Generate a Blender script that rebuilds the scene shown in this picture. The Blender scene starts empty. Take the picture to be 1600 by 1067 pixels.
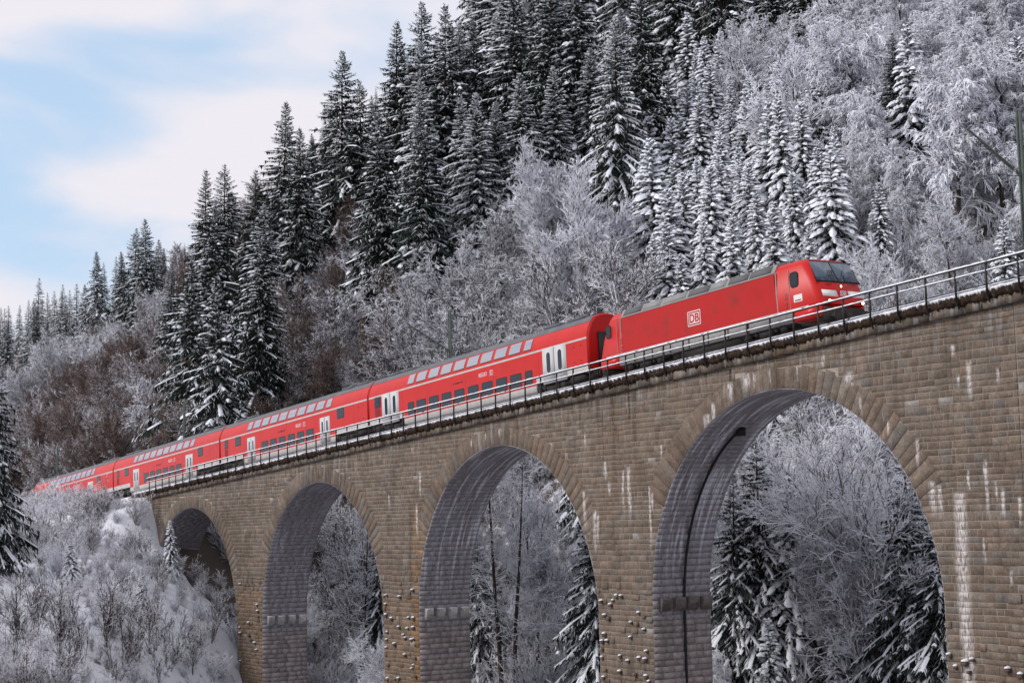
import bpy, math, random
import numpy as np
from mathutils import Matrix, Vector
random.seed(3)
sc = bpy.context.scene
COL = sc.collection
# ------------------------------------------------------------------ camera, sky, sun, exposure
DIST = 51.346
def make_camera():
    f, phi, pitch, roll = 2610.33, 0.5578, 0.1096, -0.0220
    fh = np.array([-math.cos(phi), math.sin(phi), 0]); r = np.array([math.sin(phi), math.cos(phi), 0.])
    F = fh*math.cos(pitch)+np.array([0, 0, math.sin(pitch)]); U = -fh*math.sin(pitch)+np.array([0, 0, math.cos(pitch)])
    c, s = math.cos(roll), math.sin(roll)
    R, U = c*r+s*U, -s*r+c*U
    cam = bpy.data.cameras.new('camera'); o = bpy.data.objects.new('camera', cam); COL.objects.link(o)
    cam.sensor_width = 36; cam.lens = f*36/1600; cam.clip_end = 5000; cam.clip_start = .5
    o.matrix_world = Matrix(((R[0], U[0], -F[0], 0), (R[1], U[1], -F[1], -DIST), (R[2], U[2], -F[2], 0), (0, 0, 0, 1)))
    sc.camera = o
make_camera()
SUN_EL, SUN_AZ = math.radians(33), math.radians(200)     # azimuth from +Y clockwise (the sun stands behind the camera's left)
world = bpy.data.worlds.new('World'); sc.world = world; world.use_nodes = True
def build_world():
    nt = world.node_tree; N = nt.nodes; L = nt.links; N.clear()
    out = N.new('ShaderNodeOutputWorld'); bg = N.new('ShaderNodeBackground'); bg.inputs['Strength'].default_value = 0.088
    sky = N.new('ShaderNodeTexSky'); sky.sky_type = 'NISHITA'; sky.sun_disc = False
    sky.sun_elevation = SUN_EL; sky.sun_rotation = SUN_AZ; sky.air_density = 1.0; sky.dust_density = .6; sky.ozone_density = 1.5
    tc = N.new('ShaderNodeTexCoord')
    mp = N.new('ShaderNodeMapping'); mp.inputs['Scale'].default_value = (1, 1, 2.6); mp.inputs['Rotation'].default_value = (0, 0, .6); mp.inputs['Location'].default_value = (1.31, .62, .35)
    L.new(tc.outputs['Generated'], mp.inputs['Vector'])
    nz = N.new('ShaderNodeTexNoise'); nz.inputs['Scale'].default_value = 5.2; nz.inputs['Detail'].default_value = 5; nz.inputs['Roughness'].default_value = .45; nz.inputs['Distortion'].default_value = .3
    L.new(mp.outputs[0], nz.inputs['Vector'])
    cr = N.new('ShaderNodeValToRGB'); cr.color_ramp.interpolation = 'EASE'
    cr.color_ramp.elements[0].position = .31; cr.color_ramp.elements[0].color = (.10, .10, .10, 1)
    cr.color_ramp.elements[1].position = .53; cr.color_ramp.elements[1].color = (1, 1, 1, 1)
    L.new(nz.outputs['Fac'], cr.inputs[0])
    pale = N.new('ShaderNodeMix'); pale.data_type = 'RGBA'; pale.inputs[0].default_value = .7
    pale.inputs[7].default_value = (4.1, 5.75, 7.7, 1)
    L.new(sky.outputs[0], pale.inputs[6])
    mx = N.new('ShaderNodeMix'); mx.data_type = 'RGBA'; mx.inputs[7].default_value = (6.5, 6.3, 6.75, 1)
    L.new(cr.outputs[0], mx.inputs[0]); L.new(pale.outputs[2], mx.inputs[6])
    L.new(mx.outputs[2], bg.inputs['Color']); L.new(bg.outputs[0], out.inputs[0])
build_world()
sun = bpy.data.lights.new('sun', 'SUN'); sun.energy = 1.5; sun.angle = math.radians(24); sun.color = (1.0, .955, .91)
so = bpy.data.objects.new('sun', sun); COL.objects.link(so)
sd = Vector((math.sin(SUN_AZ)*math.cos(SUN_EL), math.cos(SUN_AZ)*math.cos(SUN_EL), math.sin(SUN_EL)))
so.rotation_euler = sd.to_track_quat('Z', 'Y').to_euler()
vs = sc.view_settings; vs.view_transform = 'Standard'; vs.look = 'None'; vs.gamma = 1; vs.use_curve_mapping = False; vs.exposure = 0.6
sc.cycles.max_bounces = 6; sc.cycles.diffuse_bounces = 4; sc.cycles.glossy_bounces = 2; sc.cycles.transparent_max_bounces = 6
# ------------------------------------------------------------------ helpers
class MB:
    """collects vertices and polygons (arrays of equal-sided faces) with a material index and an optional colour per face"""
    def __init__(s): s.v = []; s.n = 0; s.f = []; s.m = []; s.c = []
    def add(s, V, Fc, mat=0, col=None):
        V = np.asarray(V, float).reshape(-1, 3); Fc = np.asarray(Fc, np.int64)
        if len(Fc) == 0: return
        s.v.append(V); s.f.append(Fc+s.n); s.n += len(V)
        mm = np.broadcast_to(np.asarray(mat), (len(Fc),)); s.m.append(mm)
        cc = np.ones((len(Fc), 3)) if col is None else np.broadcast_to(np.asarray(col, float), (len(Fc), 3)); s.c.append(cc)
    def box(s, x0, x1, y0, y1, z0, z1, mat=0, col=None):
        V = [(x, y, z) for z in (z0, z1) for y in (y0, y1) for x in (x0, x1)]
        s.add(V, [(0, 2, 3, 1), (4, 5, 7, 6), (0, 1, 5, 4), (2, 6, 7, 3), (0, 4, 6, 2), (1, 3, 7, 5)], mat, col)
    def tube(s, P, R, sides=6, mat=0, caps=True, col=None):
        P = np.asarray(P, float); n = len(P); R = np.broadcast_to(np.asarray(R, float), (n,))
        T = np.gradient(P, axis=0); T /= np.linalg.norm(T, axis=1)[:, None]+1e-9
        ref = np.array([0, 0, 1.]) if abs(T[0, 2]) < .9 else np.array([1., 0, 0])
        A = np.cross(T, ref); A /= np.linalg.norm(A, axis=1)[:, None]+1e-9; B = np.cross(T, A)
        a = np.arange(sides)*2*np.pi/sides
        V = P[:, None]+R[:, None, None]*(A[:, None]*np.cos(a)[None, :, None]+B[:, None]*np.sin(a)[None, :, None])
        i = np.arange(n-1)[:, None]*sides; j = np.arange(sides)[None]; k = (j+1) % sides
        q = np.stack([i+j, i+k, i+sides+k, i+sides+j], -1).reshape(-1, 4)
        s.add(V.reshape(-1, 3), q, mat, col)
        if caps and sides > 2:
            for e, o in ((0, 1), (n-1, -1)):
                s.add(V[e][::o], [tuple(range(sides))], mat, col)
    def bar(s, a, b, w, mat=0, col=None): s.tube([a, b], w, 4, mat, True, col)
    def mesh(s, name, mats, smooth=False, off=(0, 0, 0), colors=False):
        me = bpy.data.meshes.new(name)
        if not s.v: return me
        V = np.concatenate(s.v)-np.asarray(off, float)
        sizes = np.concatenate([np.full(len(f), f.shape[1]) for f in s.f]); loops = np.concatenate([f.ravel() for f in s.f])
        me.vertices.add(len(V)); me.vertices.foreach_set('co', V.astype(np.float32).ravel())
        me.loops.add(len(loops)); me.loops.foreach_set('vertex_index', loops.astype(np.int32))
        me.polygons.add(len(sizes)); st = np.concatenate([[0], np.cumsum(sizes)[:-1]])
        me.polygons.foreach_set('loop_start', st.astype(np.int32)); me.polygons.foreach_set('loop_total', sizes.astype(np.int32))
        me.polygons.foreach_set('material_index', np.concatenate(s.m).astype(np.int32))
        if smooth: me.polygons.foreach_set('use_smooth', np.ones(len(sizes), bool))
        for m in (mats if isinstance(mats, (list, tuple)) else [mats]): me.materials.append(m)
        me.update(calc_edges=True)
        if colors:
            ca = me.color_attributes.new('tint', 'FLOAT_COLOR', 'CORNER')
            c = np.repeat(np.concatenate(s.c), sizes, axis=0); c = np.concatenate([c, np.ones((len(c), 1))], 1)
            ca.data.foreach_set('color', c.astype(np.float32).ravel())
        return me
def link(name, me, parent=None, loc=(0, 0, 0), rot=None):
    o = bpy.data.objects.new(name, me); COL.objects.link(o); o.location = loc
    if rot: o.rotation_euler = rot
    if parent: o.parent = parent
    return o
def tag(o, label=None, cat=None, group=None, kind=None):
    if label: o['label'] = label
    if cat: o['category'] = cat
    if group: o['group'] = group
    if kind: o['kind'] = kind
    return o
def empty(name, loc, rot=None):
    o = bpy.data.objects.new(name, None); COL.objects.link(o); o.location = loc; o.empty_display_size = .2
    if rot: o.rotation_euler = rot
    return o
# ------------------------------------------------------------------ materials
def mat(name, col=(.5, .5, .5), rough=.8, metal=0, spec=.3, emit=None, es=1):
    m = bpy.data.materials.new(name); m.use_nodes = True; b = m.node_tree.nodes['Principled BSDF']
    b.inputs['Base Color'].default_value = (*col, 1); b.inputs['Roughness'].default_value = rough; b.inputs['Metallic'].default_value = metal
    b.inputs['Specular IOR Level'].default_value = spec
    if emit: b.inputs['Emission Color'].default_value = (*emit, 1); b.inputs['Emission Strength'].default_value = es
    return m
def vary(m, amount=.15, scale=3., detail=4, objrand=0., stretch=(1, 1, 1), dark=None, bump=0., thr=None):
    """multiplies the base colour by world-space noise (and by a random value per object); dark = colour mixed in where the noise passes thr"""
    nt = m.node_tree; N = nt.nodes; L = nt.links; b = N['Principled BSDF']; base = tuple(b.inputs['Base Color'].default_value)
    g = N.new('ShaderNodeNewGeometry'); mp = N.new('ShaderNodeMapping'); mp.inputs['Scale'].default_value = stretch
    L.new(g.outputs['Position'], mp.inputs[0])
    n = N.new('ShaderNodeTexNoise'); n.inputs['Scale'].default_value = scale; n.inputs['Detail'].default_value = detail; L.new(mp.outputs[0], n.inputs['Vector'])
    r = N.new('ShaderNodeMapRange'); r.inputs[1].default_value = .3; r.inputs[2].default_value = .7; r.inputs[3].default_value = 1-amount; r.inputs[4].default_value = 1+amount
    L.new(n.outputs['Fac'], r.inputs[0]); val = r.outputs[0]
    if objrand:
        oi = N.new('ShaderNodeObjectInfo'); r2 = N.new('ShaderNodeMapRange'); r2.inputs[3].default_value = 1-objrand; r2.inputs[4].default_value = 1+objrand
        L.new(oi.outputs['Random'], r2.inputs[0]); mm = N.new('ShaderNodeMath'); mm.operation = 'MULTIPLY'; L.new(val, mm.inputs[0]); L.new(r2.outputs[0], mm.inputs[1]); val = mm.outputs[0]
    src = b.inputs['Base Color'].links[0].from_socket if b.inputs['Base Color'].links else None
    vm = N.new('ShaderNodeVectorMath'); vm.operation = 'SCALE'
    if src: L.new(src, vm.inputs[0])
    else: vm.inputs[0].default_value = base[:3]
    L.new(val, vm.inputs['Scale']); outc = vm.outputs[0]
    if dark is not None:
        rr = N.new('ShaderNodeMapRange'); rr.inputs[1].default_value = thr[0]; rr.inputs[2].default_value = thr[1]; L.new(n.outputs['Fac'], rr.inputs[0])
        mx = N.new('ShaderNodeMix'); mx.data_type = 'RGBA'; L.new(rr.outputs[0], mx.inputs[0]); L.new(outc, mx.inputs[6]); mx.inputs[7].default_value = (*dark, 1); outc = mx.outputs[2]
    L.new(outc, b.inputs['Base Color'])
    if bump:
        bp = N.new('ShaderNodeBump'); bp.inputs['Strength'].default_value = bump; bp.inputs['Distance'].default_value = .03; L.new(n.outputs['Fac'], bp.inputs['Height']); L.new(bp.outputs[0], b.inputs['Normal'])
    return m
M = {}
M['snow'] = vary(mat('snow', (.80, .81, .86), .75, spec=.2), .05, 2.5, bump=.3)
M['tree_snow'] = mat('tree_snow', (.80, .82, .87), .85, spec=.1)
M['frost'] = vary(mat('frost', (.79, .80, .86), .9, spec=.1), .12, .25, 3, objrand=.10)
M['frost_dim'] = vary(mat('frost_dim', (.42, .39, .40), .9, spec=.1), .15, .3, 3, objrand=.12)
M['needles'] = vary(mat('needles', (.022, .034, .028), .8, spec=.15), .35, .6, 3, objrand=.25)
M['needles_cold'] = vary(mat('needles_cold', (.030, .040, .038), .8, spec=.15), .35, .8, 3, objrand=.2)
M['bark'] = vary(mat('bark', (.060, .048, .042), .9, spec=.1), .3, 3, 3, objrand=.2)
M['twig_brown'] = vary(mat('twig_brown', (.13, .090, .076), .9, spec=.1), .25, .4, 3, objrand=.25)
M['twig_grey'] = vary(mat('twig_grey', (.13, .108, .10), .9, spec=.1), .25, .4, 3, objrand=.2)
M['red'] = vary(mat('red_paint', (.56, .013, .010), .34, spec=.28), .08, .8, 4, dark=(.34, .022, .016), thr=(.60, .85))
M['red_dull'] = vary(mat('red_paint_dull', (.46, .013, .012), .4, spec=.22), .10, .8, 4, dark=(.28, .022, .016), thr=(.55, .8))
M['red_dark'] = mat('dark_red_grille', (.22, .012, .012), .6)
M['roofgrey'] = vary(mat('roof_grey', (.12, .125, .135), .55), .15, 1.5)
M['equip'] = vary(mat('roof_equipment_grey', (.26, .255, .25), .6), .12, 1.5)
M['equip_dark'] = mat('grille_grey', (.11, .11, .112), .6)
M['framegrey'] = vary(mat('frame_grey', (.27, .265, .26), .6), .2, 2, dark=(.14, .12, .105), thr=(.55, .75))
M['skirt'] = vary(mat('skirt_light_grey', (.50, .48, .46), .55), .1, 2)
M['white'] = mat('white_paint', (.74, .73, .72), .5)
M['door'] = mat('door_light_grey', (.56, .56, .57), .5)
M['logo'] = mat('logo_pale', (.70, .58, .58), .5)
M['black'] = mat('black_rubber', (.012, .012, .013), .6)
M['under'] = vary(mat('underframe_dark', (.035, .030, .028), .8), .3, 3)
M['wheel'] = mat('wheel_steel', (.09, .07, .06), .6, .3)
M['glass_dark'] = mat('window_glass_dark', (.020, .027, .040), .08, spec=.32)
M['glass_sky'] = mat('window_glass_upper', (.50, .53, .57), .04, .9, spec=1.0)
M['windshield'] = mat('windshield_glass', (.09, .12, .16), .08, .4, spec=.8)
M['lamp'] = mat('lit_headlight', (.9, .85, .7), .3, emit=(1, .82, .55), es=2.2)
M['steel_dark'] = vary(mat('railing_steel_dark', (.030, .026, .025), .6, .2), .2, 3)
M['rail'] = mat('rail_steel', (.06, .045, .04), .5, .6)
M['mast'] = vary(mat('mast_green', (.10, .12, .105), .8), .15, 2)
M['insul'] = mat('insulator_white', (.6, .6, .6), .4)
M['pipe'] = mat('drain_pipe', (.012, .013, .017), .5)
M['edge'] = vary(mat('frozen_turf', (.040, .026, .019), .95, spec=.1), .5, 6, dark=(.10, .085, .07), thr=(.6, .75), bump=.6)
M['lime'] = vary(mat('lime_deposit', (.52, .47, .45), .8), .25, 3, 5, stretch=(1, 1, .35), dark=(.22, .17, .145), thr=(.52, .62))
LIME_RUNS = [(-48.25, 0.95, -9.5, .55), (-49.72, 1.43, -.1, .34), (-49.31, 1.25, -.25, .22), (-48.22, 6.95, 6.4, .2), (-47.4, 6.25, 4.4, .22), (-48.02, 5.72, 5.1, .14), (-45.92, 5.8, 5.0, .14), (-71.07, 2.9, -.15, .26), (-71.59, 2.8, .5, .16), (-69.29, 1.84, -1.6, .16), (-69.07, 1.5, .4, .16), (-75.0, 4.95, 4.05, .13), (-75.22, 1.75, -.3, .24), (-74.3, .75, -1.7, .26), (-74.0, .5, -1.2, .20), (-46.8, 2.2, -.3, .17), (-47.74, 1.8, .9, .12), (-45.99, 1.0, -.4, .16), (-45.15, .7, -.5, .16), (-45.73, -2.2, -2.8, .14),
 (-64.4, 5.2, 3.6, .5), (-63.9, 5.7, 4.1, .25), (-62.52, 6.6, 5.5, .35), (-61.3, 6.95, 6.0, .42), (-60.7, 6.9, 6.1, .16), (-59.6, 7.0, 6.2, .09), (-57.7, 7.0, 6.2, .08), (-54.3, 6.4, 5.7, .5), (-53.63, 5.2, 4.4, .13), (-93.73, 3.5, 1.7, .25), (-94.2, 1.5, -.9, .22), (-50.4, 3.2, 1.9, .16), (-47.1, -.9, -2.0, .13), (-98.0, 2.2, 1.2, .13), (-56.0, 7.3, 6.7, .2), (-68.2, 3.9, 3.2, .15), (-52.1, 4.1, 3.4, .1), (-73.2, 3.3, 2.2, .3), (-72.9, 2.2, 1.4, .2), (-46.3, 1.3, .5, .1), (-85.5, 5.5, 5.0, .12), (-83.9, 5.7, 5.1, .14), (-87.2, 5.2, 4.7, .1)]
DARK_RUNS = [(-73.30, 6.67, 1.2, .05), (-98.16, 5.3, -1.0, .045), (-48.35, 8.0, 2.0, .03), (-44.95, 8.2, 0, .03), (-122.9, 4.0, -1, .04), (-70.86, 7.0, 4.9, .13), (-62.46, 7.45, 6.3, .15), (-110.2, 4.6, 3.8, .08), (-84.6, 6.1, 5.2, .07)]
BROWN_RUNS = [(-72.3, 7.0, 1.0, .38), (-95.1, 1.0, -4, .4), (-70.4, 6.8, 3.0, .3), (-62.3, 6.9, 5.6, .3), (-59.0, 7.4, 6.9, .6), (-101.0, 5.0, 3.5, .3)]
def stone_material(name, kind):
    m = bpy.data.materials.new(name); m.use_nodes = True; nt = m.node_tree; N = nt.nodes; L = nt.links; b = N['Principled BSDF']
    b.inputs['Roughness'].default_value = .9; b.inputs['Specular IOR Level'].default_value = .15
    at = N.new('ShaderNodeAttribute'); at.attribute_name = 'tint'
    g = N.new('ShaderNodeNewGeometry')
    def noise(scale, detail, st=(1, 1, 1), rough=.6):
        mp = N.new('ShaderNodeMapping'); mp.inputs['Scale'].default_value = st; L.new(g.outputs['Position'], mp.inputs[0])
        n = N.new('ShaderNodeTexNoise'); n.inputs['Scale'].default_value = scale; n.inputs['Detail'].default_value = detail; n.inputs['Roughness'].default_value = rough
        L.new(mp.outputs[0], n.inputs['Vector']); return n.outputs['Fac']
    def rng(v, a, b_, c=0, d=1):
        r = N.new('ShaderNodeMapRange'); r.inputs[1].default_value = a; r.inputs[2].default_value = b_; r.inputs[3].default_value = c; r.inputs[4].default_value = d; L.new(v, r.inputs[0]); return r.outputs[0]
    def mul(a, c):
        r = N.new('ShaderNodeMath'); r.operation = 'MULTIPLY'; L.new(a, r.inputs[0])
        if isinstance(c, float): r.inputs[1].default_value = c
        else: L.new(c, r.inputs[1])
        return r.outputs[0]
    def mix(fac, a, c):
        x = N.new('ShaderNodeMix'); x.data_type = 'RGBA'; L.new(fac, x.inputs[0]); L.new(a, x.inputs[6]); x.inputs[7].default_value = (*c, 1); return x.outputs[2]
    fine = noise(9, 6); big = noise(.35, 6); med = noise(1.7, 8, (1, 1, 1.3), .7)
    s = N.new('ShaderNodeVectorMath'); s.operation = 'SCALE'; L.new(at.outputs['Color'], s.inputs[0])
    L.new(mul(mul(rng(fine, .3, .7, .72, 1.28), rng(big, .3, .7, .80, 1.20)), rng(med, .3, .7, .58, 1.36)), s.inputs['Scale']); c = s.outputs[0]
    if kind == 'face':
        sep = N.new('ShaderNodeSeparateXYZ'); L.new(g.outputs['Position'], sep.inputs[0])
        # depth below the cornice: 8.035 + .053 (X + 49.33) - z
        ax = N.new('ShaderNodeMath'); ax.operation = 'MULTIPLY_ADD'; L.new(sep.outputs[0], ax.inputs[0]); ax.inputs[1].default_value = .053; ax.inputs[2].default_value = 8.035+.053*49.33
        dp = N.new('ShaderNodeMath'); dp.operation = 'SUBTRACT'; L.new(ax.outputs[0], dp.inputs[0]); L.new(sep.outputs[2], dp.inputs[1]); dp = dp.outputs[0]
        st1 = noise(2.2, 3, (1.6, 1, .16)); st2 = noise(1.1, 4, (1.5, 1, .10))
        c = mix(mul(mul(rng(st1, .53, .66), rng(dp, 0, 2.6, 1, 0)), .5), c, (.36, .34, .33))      # pale seepage under the cornice
        c = mix(mul(mul(rng(st2, .56, .66), rng(dp, 0, 5.5, 1, .1)), .55), c, (.075, .055, .042))  # dark water marks
        st3 = noise(3.4, 3, (1.8, 1, .22)); patch = noise(.22, 2)
        c = mix(mul(mul(rng(st3, .63, .70), rng(patch, .5, .62)), .45), c, (.46, .42, .40))         # lime runs in patches
        warm = noise(.13, 3); c = mix(mul(rng(warm, .52, .66), .22), c, (.22, .145, .09))
        wob = noise(.9, 4, (1, 1, .8)); edge = noise(4.5, 5, (2.2, 1, .7))
        wx = N.new('ShaderNodeMath'); wx.operation = 'MULTIPLY_ADD'; L.new(wob, wx.inputs[0]); wx.inputs[1].default_value = .35; wx.inputs[2].default_value = -.175
        xs = N.new('ShaderNodeMath'); xs.operation = 'ADD'; L.new(sep.outputs[0], xs.inputs[0]); L.new(wx.outputs[0], xs.inputs[1]); xs = xs.outputs[0]; zz = sep.outputs[2]
        def runs(lst, soft):
            acc = None
            for (x, zt, zb, w) in lst:
                d = N.new('ShaderNodeMath'); d.operation = 'SUBTRACT'; L.new(xs if w > .07 else sep.outputs[0], d.inputs[0]); d.inputs[1].default_value = x
                a = N.new('ShaderNodeMath'); a.operation = 'ABSOLUTE'; L.new(d.outputs[0], a.inputs[0])
                m1 = rng(a.outputs[0], w*.22, w*soft, 1, 0); fade = min(1.2, (zt-zb)*.45)
                m2 = mul(rng(zz, zb, zb+fade), rng(zz, zt-.10, zt+.06, 1, 0)); m3 = mul(m1, m2)
                if acc is None: acc = m3
                else:
                    q = N.new('ShaderNodeMath'); q.operation = 'MAXIMUM'; L.new(acc, q.inputs[0]); L.new(m3, q.inputs[1]); acc = q.outputs[0]
            return acc
        dk_ = runs(DARK_RUNS, .75); c = mix(mul(dk_, .85), c, (.022, .018, .018))
        br_ = runs(BROWN_RUNS, .9); c = mix(mul(mul(br_, rng(edge, .3, .6)), .75), c, (.06, .040, .025))
        lm = runs(LIME_RUNS, .78); c = mix(mul(mul(lm, rng(edge, .36, .56)), .92), c, (.60, .56, .55))
    L.new(c, b.inputs['Base Color'])
    bp = N.new('ShaderNodeBump'); bp.inputs['Strength'].default_value = .5; bp.inputs['Distance'].default_value = .02; L.new(fine, bp.inputs['Height']); L.new(bp.outputs[0], b.inputs['Normal'])
    return m
M['stone'] = stone_material('face_stone', 'face')
M['mortar'] = vary(mat('mortar', (.36, .30, .25), .95), .45, .45, 6, dark=(.09, .07, .06), thr=(.50, .62))
M['plain_stone'] = stone_material('dressed_stone', 'plain')
def soffit_material(name, amount, base=(.060, .056, .064)):
    m = bpy.data.materials.new(name); m.use_nodes = True; nt = m.node_tree; N = nt.nodes; L = nt.links; b = N['Principled BSDF']; b.inputs['Roughness'].default_value = .85
    at = N.new('ShaderNodeAttribute'); at.attribute_name = 'tint'
    uv = N.new('ShaderNodeUVMap'); uv.uv_map = 'run'
    def noise(sc_, st, det=3):
        mp = N.new('ShaderNodeMapping'); mp.inputs['Scale'].default_value = st; L.new(uv.outputs[0], mp.inputs[0])
        n = N.new('ShaderNodeTexNoise'); n.inputs['Scale'].default_value = sc_; n.inputs['Detail'].default_value = det; L.new(mp.outputs[0], n.inputs['Vector']); return n.outputs['Fac']
    def rng(v, a, b_, c=0, d=1):
        r = N.new('ShaderNodeMapRange'); r.inputs[1].default_value = a; r.inputs[2].default_value = b_; r.inputs[3].default_value = c; r.inputs[4].default_value = d; L.new(v, r.inputs[0]); return r.outputs[0]
    def mul(a, c):
        r = N.new('ShaderNodeMath'); r.operation = 'MULTIPLY'; L.new(a, r.inputs[0]); L.new(c, r.inputs[1]); return r.outputs[0]
    streak = noise(1.0, (4.2, .26, 1), 5); soft = noise(1, (1.6, .25, 1), 3); fine = noise(6, (1, 1, 1), 4)
    s = N.new('ShaderNodeVectorMath'); s.operation = 'SCALE'; L.new(at.outputs['Color'], s.inputs[0]); L.new(rng(fine, .3, .7, .75, 1.2), s.inputs['Scale'])
    sep = N.new('ShaderNodeSeparateXYZ'); L.new(uv.outputs[0], sep.inputs[0])
    above = rng(sep.outputs[1], .5, 4.0)              # the runs fade out just under the springing
    x1 = N.new('ShaderNodeMix'); x1.data_type = 'RGBA'; L.new(s.outputs[0], x1.inputs[6]); x1.inputs[7].default_value = (.36, .35, .41, 1); L.new(mul(rng(soft, .45, .68, 0, amount), above), x1.inputs[0])
    x2 = N.new('ShaderNodeMix'); x2.data_type = 'RGBA'; L.new(x1.outputs[2], x2.inputs[6]); x2.inputs[7].default_value = (.66, .65, .72, 1); L.new(mul(rng(streak, .53, .60, 0, amount), above), x2.inputs[0])
    L.new(x2.outputs[2], b.inputs['Base Color'])
    return m
def ground_material():
    m = bpy.data.materials.new('snowy_ground'); m.use_nodes = True; nt = m.node_tree; N = nt.nodes; L = nt.links; b = N['Principled BSDF']; b.inputs['Roughness'].default_value = .9
    at = N.new('ShaderNodeAttribute'); at.attribute_name = 'tint'; g = N.new('ShaderNodeNewGeometry')
    n = N.new('ShaderNodeTexNoise'); n.inputs['Scale'].default_value = .9; n.inputs['Detail'].default_value = 8; n.inputs['Roughness'].default_value = .65; L.new(g.outputs['Position'], n.inputs['Vector'])
    ad = N.new('ShaderNodeMath'); ad.operation = 'ADD'; L.new(n.outputs['Fac'], ad.inputs[0]); L.new(at.outputs['Fac'], ad.inputs[1])
    r = N.new('ShaderNodeMapRange'); r.inputs[1].default_value = .95; r.inputs[2].default_value = 1.1; L.new(ad.outputs[0], r.inputs[0])
    mx = N.new('ShaderNodeMix'); mx.data_type = 'RGBA'; mx.inputs[6].default_value = (.075, .058, .048, 1); mx.inputs[7].default_value = (.74, .75, .80, 1); L.new(r.outputs[0], mx.inputs[0]); L.new(mx.outputs[2], b.inputs['Base Color'])
    bp = N.new('ShaderNodeBump'); bp.inputs['Strength'].default_value = .6; bp.inputs['Distance'].default_value = .15; L.new(n.outputs['Fac'], bp.inputs['Height']); L.new(bp.outputs[0], b.inputs['Normal'])
    return m
M['ground'] = ground_material()
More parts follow.
